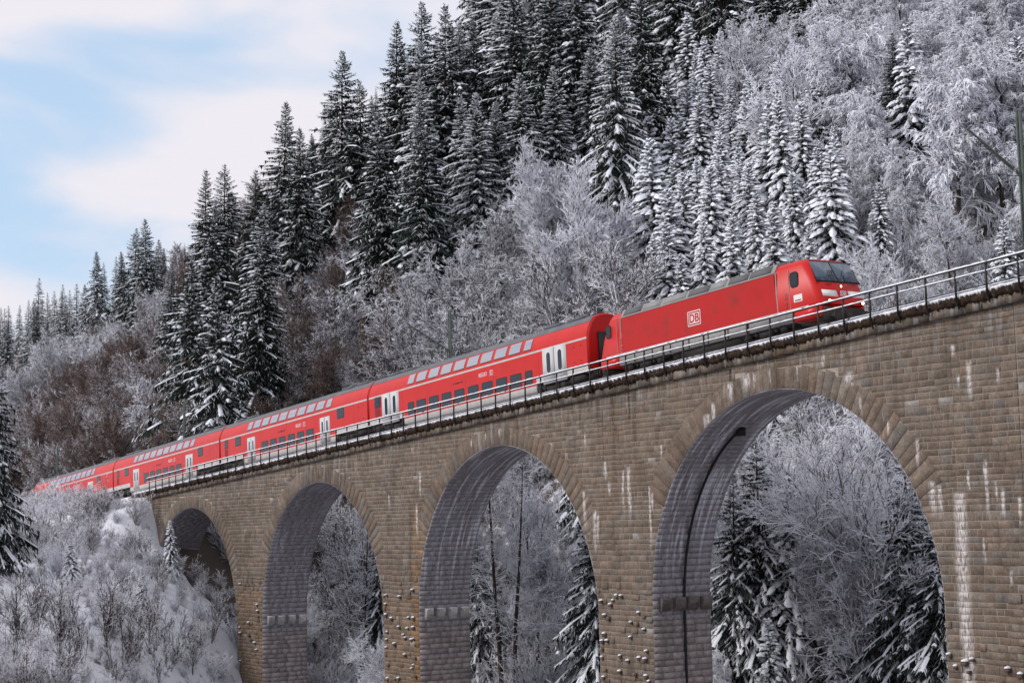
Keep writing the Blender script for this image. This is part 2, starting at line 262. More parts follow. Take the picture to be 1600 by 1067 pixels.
CP=[[-96.07,38.04,17.81],[-109.95,51.46,29.11],[-130.5,71.48,48.64],[-153.3,94.39,82.65],[-82.92,24.9,-0.47],[-74.08,16.25,-9.5],[-84.55,46.71,19.19],[-96.92,61.97,33.3],[-112.27,80.99,51.98],[-136.17,111.19,88.2],[-72.79,31.69,-0.71],[-64.69,21.75,-9.24],[-73.9,54.51,18.12],[-98.97,93.21,50.04],[-113.01,38.92,20.11],[-129.93,52.86,32.89],[-153.08,72.11,54.38],[-177.52,92.83,86.26],[-92.93,22.14,-0.3],[-82.82,13.73,-9.91],[-117.26,28.13,11.82],[-131.17,37.84,22.45],[-150.55,51.36,36.53],[-173.25,67.37,58.82],[-199.45,85.95,87.43],[-106.0,20.16,-0.12],[-95.43,12.69,-10.69],[-132.69,27.84,13.09],[-151.17,39.13,26.56],[-168.82,49.93,39.74],[-196.95,67.12,60.11],[-117.03,18.17,-2.47],[-106.72,11.84,-11.38],[-146.38,24.94,12.89],[-164.63,34.64,26.71],[-181.41,43.52,37.45],[-205.1,56.04,50.57],[-228.2,68.2,60.87],[-132.96,17.71,-4.21],[-122.18,11.98,-12.43],[-152.57,20.91,11.99],[-184.62,36.24,29.45],[-214.99,50.76,45.45],[-234.38,60.01,52.61],[-142.38,15.93,-4.28],[-129.54,9.77,-12.77],[-159.78,17.08,11.43],[-184.71,27.81,23.57],[-209.66,38.55,35.55],[-229.54,47.09,42.32],[-177.76,13.33,9.71],[-202.98,22.49,17.99],[-233.89,33.73,27.32],[-257.38,42.27,33.71],[-203.47,10.42,8.29],[-252.29,25.18,18.08],[-330.36,48.78,33.95],[-413.34,73.87,50.56],[-217.87,6.48,7.65],[-277.74,22.27,18.68],[-352.64,42.03,31.77],[-452.68,68.44,47.7],[-265.91,-4.46,9.89],[-445.05,26.79,32.61],[-581.7,50.56,53.17],[-146.27,-1.11,1.94],[-131.21,-6.27,-3.37],[-112.39,-12.71,-10.11],[-100.57,-24.51,-8.53],[-130.5,-16.62,-3.0],[-154.55,-10.27,0.49],[-130.92,-11.54,-3.18],[-153.41,-4.74,0.95],[-116.84,-6.4,-10.83],[-121.48,-2.31,-11.42],[-124.72,-0.73,-7.45],[-125.94,-2.9,-6.39],[-101.33,-31.52,-8.11],[-158.57,-20.57,0.73],[-375.99,144.11,52.0],[-392.96,116.78,38.0],[-425.0,103.3,28.0],[-317.16,162.6,120.0],[-263.85,191.27,150.0],[-242.65,225.44,150.0],[-647.53,145.38,50.0],[-711.47,137.74,55.0],[-221.44,259.61,150.0],[-853.5,99.66,60.0],[-363.27,164.62,90.0],[-97.3,-9.72,-16.5],[-106.66,-5.71,-16.5],[-116.02,-1.71,-16.5],[-96.46,-8.36,-16.5],[-105.74,-4.23,-16.5],[-115.01,-0.1,-16.5],[-95.41,-6.67,-16.5],[-104.59,-2.37,-16.5],[-113.76,1.92,-16.5],[-119.5,-1.5,-16.0],[-119.5,3.0,-15.0],[-114.0,-4.0,-18.0],[-60.0,0.0,-21.0],[-85.0,0.0,-19.0],[-108.0,0.0,-15.0],[-123.0,0.0,-12.0],[-132.0,0.0,-5.0],[-60.0,-25.0,-24.0],[-90.0,-22.0,-20.0],[-35.0,0.0,-17.0],[-10.0,0.0,-6.0],[10.0,0.0,4.0],[40.0,0.0,12.0],[40.0,30.0,20.0],[0.0,30.0,0.0],[-35.0,25.0,-14.0],[0.0,-51.3,-1.8],[-12.0,-44.0,-6.0],[10.0,-40.0,0.0],[-30.0,-34.0,-17.0],[0.0,-90.0,12.0],[-60.0,-70.0,-8.0],[60.0,-60.0,20.0],[-150.0,-100.0,10.0],[-300.0,-100.0,20.0],[-120.0,-60.0,-12.0],[40.0,-120.0,30.0],[120.0,0.0,40.0],[-150.0,-2.5,2.95],[-150.0,6.0,3.25],[-162.0,-2.5,2.31],[-162.0,6.0,2.61],[-174.0,-2.5,1.68],[-174.0,6.0,1.98],[-186.0,-2.5,1.04],[-186.0,6.0,1.34],[-198.0,-2.5,0.41],[-198.0,6.0,0.71],[-210.0,-2.5,-0.23],[-210.0,6.0,0.07],[-222.0,-2.5,-0.87],[-222.0,6.0,-0.57],[-234.0,-2.5,-1.5],[-234.0,6.0,-1.2],[-246.0,-2.5,-2.14],[-246.0,6.0,-1.84],[-258.0,-2.5,-2.77],[-258.0,6.0,-2.47],[-270.0,-2.5,-3.41],[-270.0,6.0,-3.11],[-282.0,-2.5,-4.05],[-282.0,6.0,-3.75],[-294.0,-2.5,-4.68],[-294.0,6.0,-4.38],[-306.0,-2.5,-5.32],[-306.0,6.0,-5.02],[-318.0,-2.5,-5.95],[-318.0,6.0,-5.65],[-330.0,-2.5,-6.59],[-330.0,6.0,-6.29]]
NAMED=[
('dark_spruce', -193.6, 24.7, 20.1, 24.9, 1.0, 'tall dark spruce standing out against the sky left of the ridge, above the rear coaches', None),
('dark_spruce', -199.9, 29.8, 25.4, 21.9, 1.0, 'slim spruce just right of the tall spruce at the lower end of the high ridge', None),
('dark_spruce', -189.3, 33.1, 27.7, 26.0, 1.0, 'pointed dark spruce alone on the skyline between two dips of the ridge', None),
('dark_spruce', -178.9, 36.4, 29.9, 27.9, 1.0, 'broad dark spruce with ragged open top against the pink cloud', None),
('dark_spruce', -177.3, 38.8, 32.0, 21.9, 1.0, 'short narrow spruce top peeping out between two tall skyline spruces', None),
('dark_spruce', -169.6, 38.7, 30.8, 29.0, 1.0, 'left one of the three slender spire tops highest on the skyline', None),
('dark_spruce', -167.0, 41.0, 32.1, 28.9, 1.0, 'middle one of the three slender spire tops highest on the skyline', None),
('dark_spruce', -161.4, 40.8, 30.7, 29.0, 1.0, 'right one of the three slender spire tops highest on the skyline', None),
('dark_spruce', -160.1, 44.5, 33.3, 24.9, 1.0, 'dark spruce with rounded top at the right end of the visible sky', None),
('dark_spruce', -156.0, 47.1, 34.3, 26.8, 1.0, 'dense dark spruce touching the top edge where the sky ends', None),
('snow_spruce', -149.3, 37.8, 25.2, 20.9, 1.0, 'spruce with thick white pads on long drooping boughs beside the darkest shade', None),
('dark_spruce', -151.2, 48.2, 34.1, 26.9, 1.0, 'huge spruce with snow tufts on every bough above the round frosted bush', None),
('dark_spruce', -148.8, 51.4, 36.2, 26.9, 1.0, 'tall spruce cut off by the top edge, left of the closed row of snowy boughs', None),
('snow_spruce', -126.7, 39.7, 23.1, 24.9, 1.0, 'broad spruce with even combed rows of snow on its boughs', None),
('dark_spruce', -128.8, 44.8, 27.2, 26.0, 1.0, 'dark spruce behind the combed spruce, reaching over the top edge', None),
('snow_spruce', -154.0, 50.3, 36.5, 8.9, 1.0, 'small snowy spruce peeping out above the round frosted bush', None),
('dark_spruce', -241.2, 34.6, 27.5, 20.0, 1.0, 'taller spruce at the right end of the distant low ridge', None),
('dark_spruce', -250.1, 35.1, 27.6, 20.0, 1.0, 'slim spruce beside the taller spruce on the distant low ridge', None),
('dark_spruce', -266.8, 35.2, 27.5, 19.0, 1.0, 'pointed spruce standing clear in the middle of the distant low ridge', None),
('dark_spruce', -388.4, 59.8, 41.3, 19.0, 1.0, 'lone spire near the left end of the distant low ridge', None),
('dark_spruce', -179.8, 25.4, 20.6, 21.9, 1.0, 'spruce in the shadow between the skyline spire and the leaning spruce', None),
('dark_spruce', -162.4, 11.2, 6.4, 22.0, 1.0, 'dark spruce above the brown thicket with drooping lower boughs', None),
('dark_spruce', -149.7, 9.2, 2.6, 21.9, 1.0, 'spruce with sparse snow streaks low on the slope behind the second coach', None),
('dark_spruce', -155.8, 15.5, 8.6, 21.7, 1.0, 'dark spruce with a few thick white bough tips above the grey bare trees', None),
('dark_spruce', -171.6, 27.8, 21.8, 24.0, 1.0, 'dark spruce between the lone skyline spire and the broad ragged spruce', None),
('dark_spruce', -156.1, 30.1, 20.8, 23.9, 1.0, 'spruce with long level snowy boughs in the middle of the dark stand', None),
('dark_spruce', -150.0, 31.8, 20.4, 23.8, 1.0, 'very dark spruce right of the stand with long level boughs', None),
('snow_spruce', -99.3, 50.7, 26.7, 15.0, 1.0, 'heavily snowed spruce alone among the frosted birches at upper right', None),
('dark_spruce', -102.2, 51.6, 27.9, 13.9, 1.0, 'darker spruce leaning on the lone snowed spruce among the birches', None),
('snow_spruce', -87.2, 51.0, 22.9, 14.8, 1.0, 'snowed spruce half cut by the right edge of the picture', None),
('snow_spruce', -92.1, 39.4, 16.9, 8.7, 1.0, 'narrow snowed spruce standing free just above the railing', None),
('snow_spruce', -105.8, 42.2, 21.9, 14.0, 1.0, 'pointed snowed spruce at the upper right rim of the plantation', None),
('snow_spruce', -94.5, 37.0, 16.0, 12.7, 1.0, 'snowed spruce at the right rim of the plantation beside the birches', None),
('snow_spruce', -116.4, 36.6, 18.9, 15.0, 1.0, 'snowed spruce at the left rim of the plantation beside the dark gap', None),
('snow_spruce', -102.1, 33.1, 13.5, 10.9, 1.0, 'bright snowed spruce in front of the plantation right behind the locomotive', None),
('frost_dome', -117.2, 29.0, 12.5, 18.8, 1.0, 'big round frosted bush tree with dense white twigs', None),
('frost_dome', -132.5, 35.3, 20.3, 17.0, 1.0, 'frosted tree rising behind the left shoulder of the round bush tree', None),
('frost_tree', -111.2, 28.6, 10.6, 14.9, 1.0, 'frosted tree leaning at the right flank of the round bush tree', None),
('frost_tree', -140.4, 30.0, 15.9, 14.0, 1.0, 'frosted fan shaped tree right below the darkest spruces', None),
('frost_tree', -118.4, 26.7, 9.6, 15.0, 1.0, 'frosted tree in the middle of the white thicket above the first coach', None),
('frost_tree', -141.6, 26.1, 11.4, 13.0, 1.0, 'white branched tree arching over the catenary mast behind the first coach', None),
('bare_tree', -149.5, 20.2, 8.9, 10.5, 1.0, 'forked bare tree with snow lined limbs just above the second coach', None),
('frost_tree', -176.0, 11.2, 7.2, 11.9, 1.0, 'spreading tree with snow lined boughs on the brown slope above the rear coaches', None),
('frost_tree', -267.7, 27.6, 20.9, 13.9, 1.0, 'pale frosted tree with visible white limbs under the distant ridge', None),
('frost_birch', -106.9, 50.4, 27.9, 17.9, 1.0, 'tall weeping frosted birch left of the lone snowed spruce', None),
('frost_birch', -112.4, 49.6, 28.2, 17.9, 1.0, 'greyish weeping birch at the left rim of the birch stand', None),
('frost_birch', -88.9, 44.5, 19.4, 17.9, 1.0, 'weeping frosted birch with thick white head right of the lone snowed spruce', None),
('frost_birch', -87.1, 48.0, 21.0, 17.8, 1.0, 'weeping frosted birch near the upper right corner', None),
('dark_spruce', -76.0, 12.9, -11.6, 16.9, 1.0, 'big snowed spruce seen at the left side through the largest arch', None),
('dark_spruce', -77.3, 11.6, -12.4, 15.0, 1.0, 'spruce half hidden by the left jamb of the largest arch', None),
('snow_spruce', -74.8, 13.7, -11.3, 13.8, 1.0, 'spruce with drooping white boughs right of the big one in the largest arch', None),
('snow_spruce', -66.7, 14.8, -12.7, 16.8, 1.0, 'snowed spruce seen at the right side through the largest arch', None),
('dark_spruce', -64.1, 14.6, -13.5, 15.7, 1.0, 'dark spruce half hidden by the right edge of the largest arch', None),
('snow_spruce', -72.1, 14.9, -11.1, 5.8, 1.0, 'little snowed spruce low in the middle of the largest arch', None),
('frost_birch', -70.9, 14.9, -11.4, 13.8, 1.0, 'frosted birch in the middle of the largest arch', None),
('frost_tree', -73.9, 15.1, -10.4, 16.8, 1.0, 'frosted tree high in the crown of the largest arch', None),
('frost_tree', -69.4, 15.0, -11.8, 17.9, 1.0, 'dark limbed tree in the upper right of the largest arch', None),
('bare_trunk_tree', -98.9, 9.0, -12.9, 18.7, 1.0, 'straight bare trunk with snowy side boughs in the middle arch', None),
('bare_trunk_tree', -97.5, 9.0, -13.0, 17.4, 1.0, 'second straight trunk close behind the first in the middle arch', None),
('frost_tree', -99.8, 12.5, -10.2, 13.8, 1.0, 'white netted tree in the middle of the middle arch', None),
('dark_spruce', -89.2, 10.1, -12.4, 14.8, 1.0, 'dark spruce with snowy boughs at the right edge of the middle arch', None),
('dark_spruce', -103.7, 10.0, -12.2, 11.9, 1.0, 'dark spruce at the left edge of the middle arch', None),
('frost_tree', -128.5, 12.1, -11.1, 13.9, 1.0, 'white branched tree filling the top of the third arch', None),
('bare_trunk_tree', -119.8, 9.0, -13.4, 13.7, 1.0, 'tree with twin dark trunks in the third arch', None),
('dark_spruce', -119.8, 10.4, -12.7, 14.0, 1.0, 'dark spruce at the right edge of the third arch', None),
('snow_spruce', -149.6, 9.0, 2.5, 3.0, 1.0, 'small frosted spruce inside the leftmost arch', None),
('dark_spruce', -131.5, -16.6, -2.8, 19.0, 0.72, 'near dark spruce cut by the left edge beside the rear coach', None),
('snow_spruce', -133.7, -1.7, -3.8, 4.9, 1.0, 'small snowed spruce on the bank right before the leftmost arch', None),
('snow_spruce', -126.1, -6.9, -5.6, 3.1, 1.0, 'tiny snowed spruce in the middle of the white bank', None),
('snow_spruce', -128.8, -11.6, -3.9, 3.9, 1.0, 'tiny dark spruce in the thicket on top of the white bank', None),
]
FILL=[
('tall_shrub','tall dark shrubs at the foot of the bank',[[-114.7,-19.8,-7.4,4.5,1.0],[-118.3,-17.2,-6.8,4.9,1.0],[-115.1,-16.6,-7.9,4.5,1.0],[-114.4,-15.2,-8.5,4.2,1.0],[-118.3,-12.3,-7.9,4.9,1.0],[-116.3,-11.4,-9.2,4.0,1.0],[-119.7,-8.5,-8.6,4.6,1.0],[-117.7,-7.8,-9.9,4.1,1.0],[-120.7,-4.9,-10.4,3.6,1.0],[-124.0,-2.1,-8.4,3.5,1.0],[-107.0,-22.3,-8.4,3.5,1.0],[-108.6,-17.9,-9.6,3.5,1.0],[-111.0,-14.1,-10.2,3.4,1.0],[-115.8,-9.2,-10.5,2.9,1.0]]),
('frost_birch','frosted trees seen through the largest arch',[[-63.5,18.7,-11.3,10.5,0.9],[-76.4,7.3,-15.5,9.8,0.98],[-73.2,19.4,-7.9,11.3,1.14],[-76.3,17.6,-8.2,11.7,0.92],[-80.8,11.9,-11.7,11.1,1.14],[-79.9,15.8,-8.8,11.5,1.11],[-78.6,20.9,-5.3,10.8,0.89],[-83.3,16.8,-7.4,11.8,1.02],[-82.1,20.2,-4.8,10.8,1.02],[-73.4,33.0,0.8,11.9,0.91],[-80.2,24.3,-2.1,10.4,1.0],[-77.6,28.4,-0.3,8.5,0.97],[-87.5,17.2,-6.4,8.2,0.94],[-82.0,27.7,1.4,10.8,1.16],[-76.7,37.0,6.2,8.4,1.2],[-80.6,31.9,4.0,9.0,1.12],[-88.7,22.6,-0.9,11.0,0.96],[-83.0,36.9,9.8,8.1,0.92],[-88.5,35.2,11.2,10.6,0.9],[-94.8,28.5,7.0,8.2,0.91]]),
('snow_spruce','snowed spruces seen through the largest arch',[[-72.5,10.2,-14.2,8.9,0.98],[-74.3,24.0,-4.7,12.2,0.92],[-92.6,22.4,-0.2,9.9,0.88],[-80.9,40.3,11.6,9.4,1.06],[-90.9,27.0,4.2,10.8,0.9],[-95.8,23.7,1.9,12.5,0.93],[-99.4,26.5,5.8,11.5,1.18]]),
('frost_tree','frosted trees seen through the middle arch',[[-83.1,6.6,-15.3,5.0,0.95],[-95.1,14.6,-8.6,5.1,1.0],[-99.1,17.6,-4.7,4.6,1.12],[-110.4,12.0,-10.5,9.0,0.99],[-113.4,15.5,-6.2,8.6,0.98],[-110.1,23.7,4.5,5.7,1.09],[-115.5,20.4,0.5,9.4,1.0],[-120.7,20.9,0.9,7.4,0.92],[-123.8,24.8,6.5,8.7,1.08]]),
('frost_tree','frosted trees seen through the largest arch',[[-84.0,24.3,-0.7,9.2,1.07],[-86.9,26.6,2.4,9.4,1.08],[-84.8,31.4,5.9,11.2,1.0],[-89.2,31.1,7.6,11.7,1.01],[-92.7,31.9,9.9,8.5,1.14]]),
('frost_birch','weeping frosted birches of the right slope',[[-82.7,44.6,16.3,11.8,0.91],[-85.8,40.4,14.5,10.4,0.96],[-93.7,43.2,20.3,10.1,1.0],[-92.8,47.7,23.0,8.7,1.08],[-91.3,53.3,25.9,13.0,1.07],[-97.3,44.9,22.6,9.8,1.14],[-100.9,46.9,24.6,12.5,0.87],[-94.3,61.6,32.1,11.2,1.17],[-99.8,55.1,29.7,10.2,0.94],[-97.6,59.9,32.1,11.5,0.93],[-103.6,56.3,31.3,9.9,1.0],[-101.4,60.2,33.4,10.5,1.0],[-98.4,69.0,37.8,8.8,1.11],[-109.7,53.6,30.6,13.8,1.04],[-106.9,58.0,33.2,11.5,0.91],[-104.2,64.1,36.7,10.3,1.13],[-103.6,70.5,40.6,11.2,1.15],[-112.5,58.3,34.5,12.7,0.95],[-110.2,61.9,36.7,11.8,1.09],[-108.2,65.1,38.4,10.8,1.15],[-106.9,72.1,43.0,9.4,0.86],[-117.6,57.1,34.6,13.4,1.09],[-114.7,64.0,39.3,9.9,0.87],[-111.4,69.1,42.3,10.9,1.08],[-118.6,60.9,37.6,12.4,1.05],[-121.8,57.8,35.8,10.2,1.12],[-110.4,75.0,46.4,9.7,1.19],[-118.0,66.1,41.6,8.7,1.02],[-114.0,73.4,46.5,11.0,1.15],[-122.1,63.5,40.3,13.8,1.11],[-119.4,70.7,45.7,12.4,0.93],[-126.8,61.5,39.5,13.4,1.07],[-115.8,82.7,54.3,10.1,1.11],[-130.0,64.0,42.2,10.3,1.11],[-132.7,60.6,39.9,13.4,1.16],[-123.7,74.0,49.5,11.0,1.17],[-126.7,71.3,47.8,9.5,0.96],[-120.4,82.3,55.7,8.9,0.94],[-134.6,64.2,43.3,12.4,1.04],[-126.6,77.4,53.4,9.7,1.02],[-126.6,83.8,59.2,8.7,1.03],[-133.0,78.3,56.2,9.1,1.11]]),
('frost_tree','frosted trees seen through the left arches',[[-113.8,7.2,-14.2,7.0,1.11],[-127.2,7.3,-12.3,7.3,0.96],[-123.8,13.4,-10.5,7.7,0.96],[-129.8,16.7,-5.8,7.1,1.11],[-134.5,10.3,-8.6,6.8,0.99],[-140.8,7.5,-4.0,8.4,1.09],[-135.5,16.5,-4.7,6.9,0.88],[-140.3,15.9,-4.1,8.4,1.05],[-141.9,20.7,3.3,8.2,0.87]]),
('dark_spruce','dark spruces seen through the middle arch',[[-103.9,20.5,-0.2,13.3,1.16]]),
('snow_spruce','snowed spruces of the plantation',[[-95.3,34.8,13.9,8.7,0.94],[-96.9,33.0,12.4,12.0,1.09],[-105.2,30.5,11.4,10.1,1.13],[-98.6,39.8,19.4,11.1,1.02],[-100.9,39.1,19.0,9.3,1.14],[-103.5,37.1,17.6,9.4,1.08],[-106.2,33.6,14.6,10.3,0.91],[-108.0,31.3,12.7,12.3,1.13],[-100.4,42.9,21.8,9.8,0.97],[-111.1,32.0,14.0,9.9,1.15],[-108.4,36.4,17.5,12.6,1.0],[-107.2,39.6,20.0,10.5,0.95],[-111.4,34.5,16.3,12.1,1.2],[-104.2,46.2,24.6,8.8,0.92],[-112.5,36.5,18.2,12.2,1.0],[-109.9,40.9,21.3,9.8,0.96],[-107.2,45.6,24.6,11.9,0.88],[-109.8,44.1,23.8,12.9,1.02],[-112.2,40.8,21.5,10.3,1.2],[-114.0,39.4,20.7,11.4,0.88],[-112.4,43.1,23.4,9.6,1.09],[-109.2,49.6,27.7,12.3,1.13],[-117.4,39.5,21.3,11.3,1.13],[-116.4,44.0,24.7,10.5,1.01],[-120.5,38.5,21.1,12.5,0.99],[-115.4,47.6,27.1,11.4,0.94],[-118.4,45.5,26.1,11.5,0.91],[-118.0,48.7,28.4,11.7,1.03],[-121.0,45.1,26.2,13.7,1.14],[-123.1,43.9,25.6,12.7,0.93],[-118.5,51.3,30.3,11.0,1.06],[-121.5,49.6,29.5,10.2,0.95],[-126.6,43.7,26.0,13.2,1.01],[-119.7,53.7,32.3,11.5,1.04],[-126.3,48.1,29.1,14.0,0.99],[-122.6,53.3,32.4,11.3,1.17],[-124.7,52.1,31.8,11.3,0.87],[-126.9,50.3,30.7,13.0,0.95],[-128.6,53.5,33.2,12.9,1.11],[-135.7,53.1,34.5,12.5,1.14],[-134.8,57.2,37.5,13.3,0.92],[-136.5,60.4,40.6,12.2,0.86],[-139.4,60.0,40.9,10.3,0.85],[-142.0,60.9,42.2,13.8,1.14]]),
('frost_tree','white netted trees above the coaches',[[-117.9,32.8,16.0,8.0,0.86],[-122.5,30.3,13.8,5.9,1.01],[-120.1,36.1,19.1,7.7,1.2],[-127.9,26.7,9.8,9.3,0.94],[-129.2,30.5,15.0,6.8,0.89],[-133.4,26.0,9.9,12.4,1.16],[-137.5,25.1,8.7,10.6,0.86],[-129.3,36.9,21.3,5.7,0.88],[-135.6,30.4,15.8,11.3,1.15],[-144.7,24.3,10.7,12.7,1.16],[-136.7,35.3,20.8,6.3,1.07],[-135.2,39.3,24.0,6.5,1.08],[-145.2,28.5,15.9,12.3,0.91],[-143.2,32.5,19.2,9.7,0.98],[-139.0,38.4,23.7,7.4,0.86],[-135.8,43.7,27.5,7.3,1.18],[-152.1,23.6,14.1,12.8,1.04],[-142.9,36.7,22.9,11.3,1.11],[-141.2,41.2,26.4,7.7,1.18],[-139.7,44.7,28.9,6.8,0.91],[-145.3,40.2,26.3,7.1,0.89],[-143.0,45.9,30.5,6.4,1.13],[-153.0,36.3,24.9,9.3,0.92],[-159.7,29.2,21.0,10.7,1.07],[-156.6,35.4,25.1,10.6,1.09],[-168.1,29.1,22.4,9.3,0.95],[-166.3,33.4,25.9,11.8,1.16],[-179.3,32.0,26.2,12.5,0.98]]),
('dark_spruce','dark spruces along the upper right edge',[[-105.6,77.0,45.6,12.1,1.12],[-111.5,85.1,53.8,15.1,1.14],[-132.3,69.6,47.5,15.0,1.05],[-137.5,68.9,48.2,14.1,1.12],[-137.1,75.0,54.1,17.6,1.16],[-141.7,71.7,52.0,17.0,1.0],[-138.9,81.6,61.7,19.4,1.1]]),
('bare_tree','brown bare trees on the lower left slope',[[-154.5,8.0,4.1,10.0,1.14],[-151.1,15.7,5.9,8.7,1.06],[-153.7,12.1,5.5,8.4,0.99],[-158.8,8.0,4.2,10.3,0.86],[-158.2,12.1,6.8,9.9,0.95],[-163.6,7.3,3.3,9.4,1.07],[-157.6,18.7,12.0,8.1,1.1],[-160.5,15.7,10.2,8.1,0.92],[-168.0,6.7,2.8,10.5,1.02],[-166.9,13.9,9.0,9.5,1.05],[-172.1,7.0,2.7,9.2,0.97],[-164.9,17.8,12.4,9.1,0.87],[-169.8,11.4,6.9,9.3,1.02],[-177.7,7.3,3.0,8.1,1.17],[-172.7,14.4,9.9,9.8,1.06],[-176.3,15.7,11.5,10.2,1.02],[-181.3,9.7,5.4,10.7,1.13],[-174.0,19.9,15.1,9.2,0.86],[-181.3,13.6,9.3,7.9,1.18],[-184.9,10.3,5.5,9.4,1.17],[-187.9,8.3,3.4,10.7,1.11],[-185.9,15.8,11.0,9.8,0.95],[-188.7,13.1,8.0,10.5,1.13],[-193.1,8.7,3.8,8.0,1.09],[-184.5,21.9,17.4,9.4,1.14],[-197.2,7.1,1.5,10.6,0.97],[-189.5,17.6,12.7,8.3,1.05],[-193.1,16.7,11.8,10.6,1.03],[-201.7,7.0,2.1,8.8,0.94],[-198.4,12.4,8.1,7.3,1.18],[-188.7,29.0,24.2,8.7,0.9],[-197.4,18.3,13.8,10.3,1.15],[-206.1,6.8,1.7,9.5,0.95],[-204.8,11.2,8.3,9.4,1.03],[-201.5,16.1,12.2,10.3,1.06],[-193.9,28.9,24.2,9.1,1.09],[-210.7,7.8,2.7,8.8,1.09],[-208.1,13.3,9.5,8.7,1.11],[-195.5,32.3,27.5,10.4,1.2],[-206.3,17.9,13.8,8.3,1.06],[-214.8,6.9,3.1,8.4,0.92],[-193.4,36.4,31.2,10.4,0.93],[-213.4,10.8,7.3,10.1,1.11],[-204.8,22.6,18.2,8.6,0.86],[-213.0,16.0,11.7,7.3,0.95],[-217.6,10.3,7.5,9.6,1.13],[-209.0,22.5,18.1,9.0,1.0],[-212.4,20.6,16.0,7.2,0.87],[-217.7,15.4,10.7,7.3,1.08],[-221.4,11.6,6.3,7.7,1.18],[-204.7,34.6,30.7,10.6,1.09],[-212.4,24.6,20.1,10.3,1.01],[-216.7,19.5,14.5,7.5,1.08],[-211.3,29.7,25.6,9.3,1.11],[-220.9,18.6,12.8,10.8,0.86],[-216.8,24.5,19.5,8.6,1.14],[-225.5,15.5,8.5,8.6,0.98],[-220.5,23.7,18.1,8.2,1.02],[-225.6,20.0,13.3,8.2,0.95],[-224.9,23.6,17.2,10.0,1.12],[-219.0,33.2,28.6,10.0,1.1],[-213.0,44.5,40.3,9.7,1.17],[-240.2,9.5,1.2,10.2,0.92],[-234.2,17.7,9.4,9.1,1.08],[-229.1,26.0,19.2,8.8,1.03],[-233.8,22.8,15.0,10.4,1.09],[-237.8,19.7,11.3,8.6,0.85],[-241.7,18.7,10.0,10.7,0.88],[-235.5,27.3,19.9,9.9,1.12],[-248.2,11.6,2.5,9.1,0.97],[-238.3,24.7,16.9,10.7,1.12],[-223.1,45.2,40.5,8.3,1.07],[-233.3,32.2,25.7,9.4,0.87],[-220.8,49.5,44.4,9.5,1.1],[-242.5,23.0,14.8,7.3,1.06],[-253.0,10.3,1.2,8.2,1.11],[-232.1,38.9,33.2,9.4,1.19],[-249.5,18.6,10.0,9.2,1.17],[-227.6,47.7,42.8,10.5,1.16],[-225.4,51.3,46.1,10.5,1.09],[-246.4,24.9,17.1,9.7,1.0],[-256.9,11.5,2.2,8.1,0.99],[-250.2,24.1,16.5,10.5,1.15],[-254.8,18.9,10.3,9.1,0.96],[-238.4,40.3,33.8,8.9,0.91],[-232.0,49.4,43.9,9.3,1.14],[-260.4,14.2,5.1,9.4,1.08],[-254.2,23.0,15.4,7.6,1.14],[-237.7,45.1,38.8,10.3,1.02],[-251.1,30.8,23.4,10.2,0.93],[-254.5,27.3,20.0,9.2,0.97],[-265.4,14.7,5.9,10.3,1.07],[-262.9,18.2,9.9,9.3,0.9],[-239.9,51.6,44.5,8.8,1.19],[-259.0,26.4,18.9,7.3,1.08],[-263.1,24.1,16.7,7.6,1.14],[-251.0,41.5,33.6,8.4,0.96],[-245.0,51.2,43.4,10.7,0.91],[-250.4,47.6,39.4,9.6,1.12],[-274.0,16.6,9.4,10.0,1.12],[-278.2,17.2,10.4,9.5,1.08],[-273.2,24.7,19.3,8.7,0.92],[-279.4,22.7,17.9,8.8,1.19],[-283.8,19.5,11.8,10.3,1.17],[-263.8,49.0,39.4,10.1,0.92],[-281.8,26.2,19.7,10.7,1.07],[-288.5,20.1,10.5,8.0,1.13],[-256.4,66.3,55.7,9.2,1.15],[-291.6,23.5,12.9,7.5,0.88],[-271.5,51.1,40.5,9.7,0.97],[-296.7,22.3,10.1,8.2,1.07],[-301.5,22.9,9.5,7.6,0.91],[-279.1,53.6,41.6,9.4,1.11],[-303.6,26.8,13.0,7.5,0.98],[-307.6,24.3,9.9,10.4,0.94],[-286.8,62.1,47.5,10.7,1.06],[-315.9,25.6,10.6,9.9,1.12],[-320.0,29.3,14.4,8.1,0.92],[-324.7,28.9,14.4,9.1,0.94],[-330.8,29.9,16.3,9.8,0.93],[-342.4,31.9,21.0,10.7,0.9]]),
('bare_tree','brown bare trees above the coaches',[[-148.3,24.0,12.5,10.1,0.89],[-153.5,20.3,11.7,9.3,1.06],[-151.3,28.2,17.8,10.4,1.17],[-158.2,23.0,15.6,8.1,1.16],[-162.8,24.0,17.4,11.0,1.07],[-164.0,28.8,21.6,9.9,0.94],[-162.5,32.7,24.5,11.1,1.03],[-170.6,32.7,25.9,11.0,1.03],[-175.6,30.8,24.8,9.6,1.07],[-173.6,36.7,29.7,10.3,0.91]]),
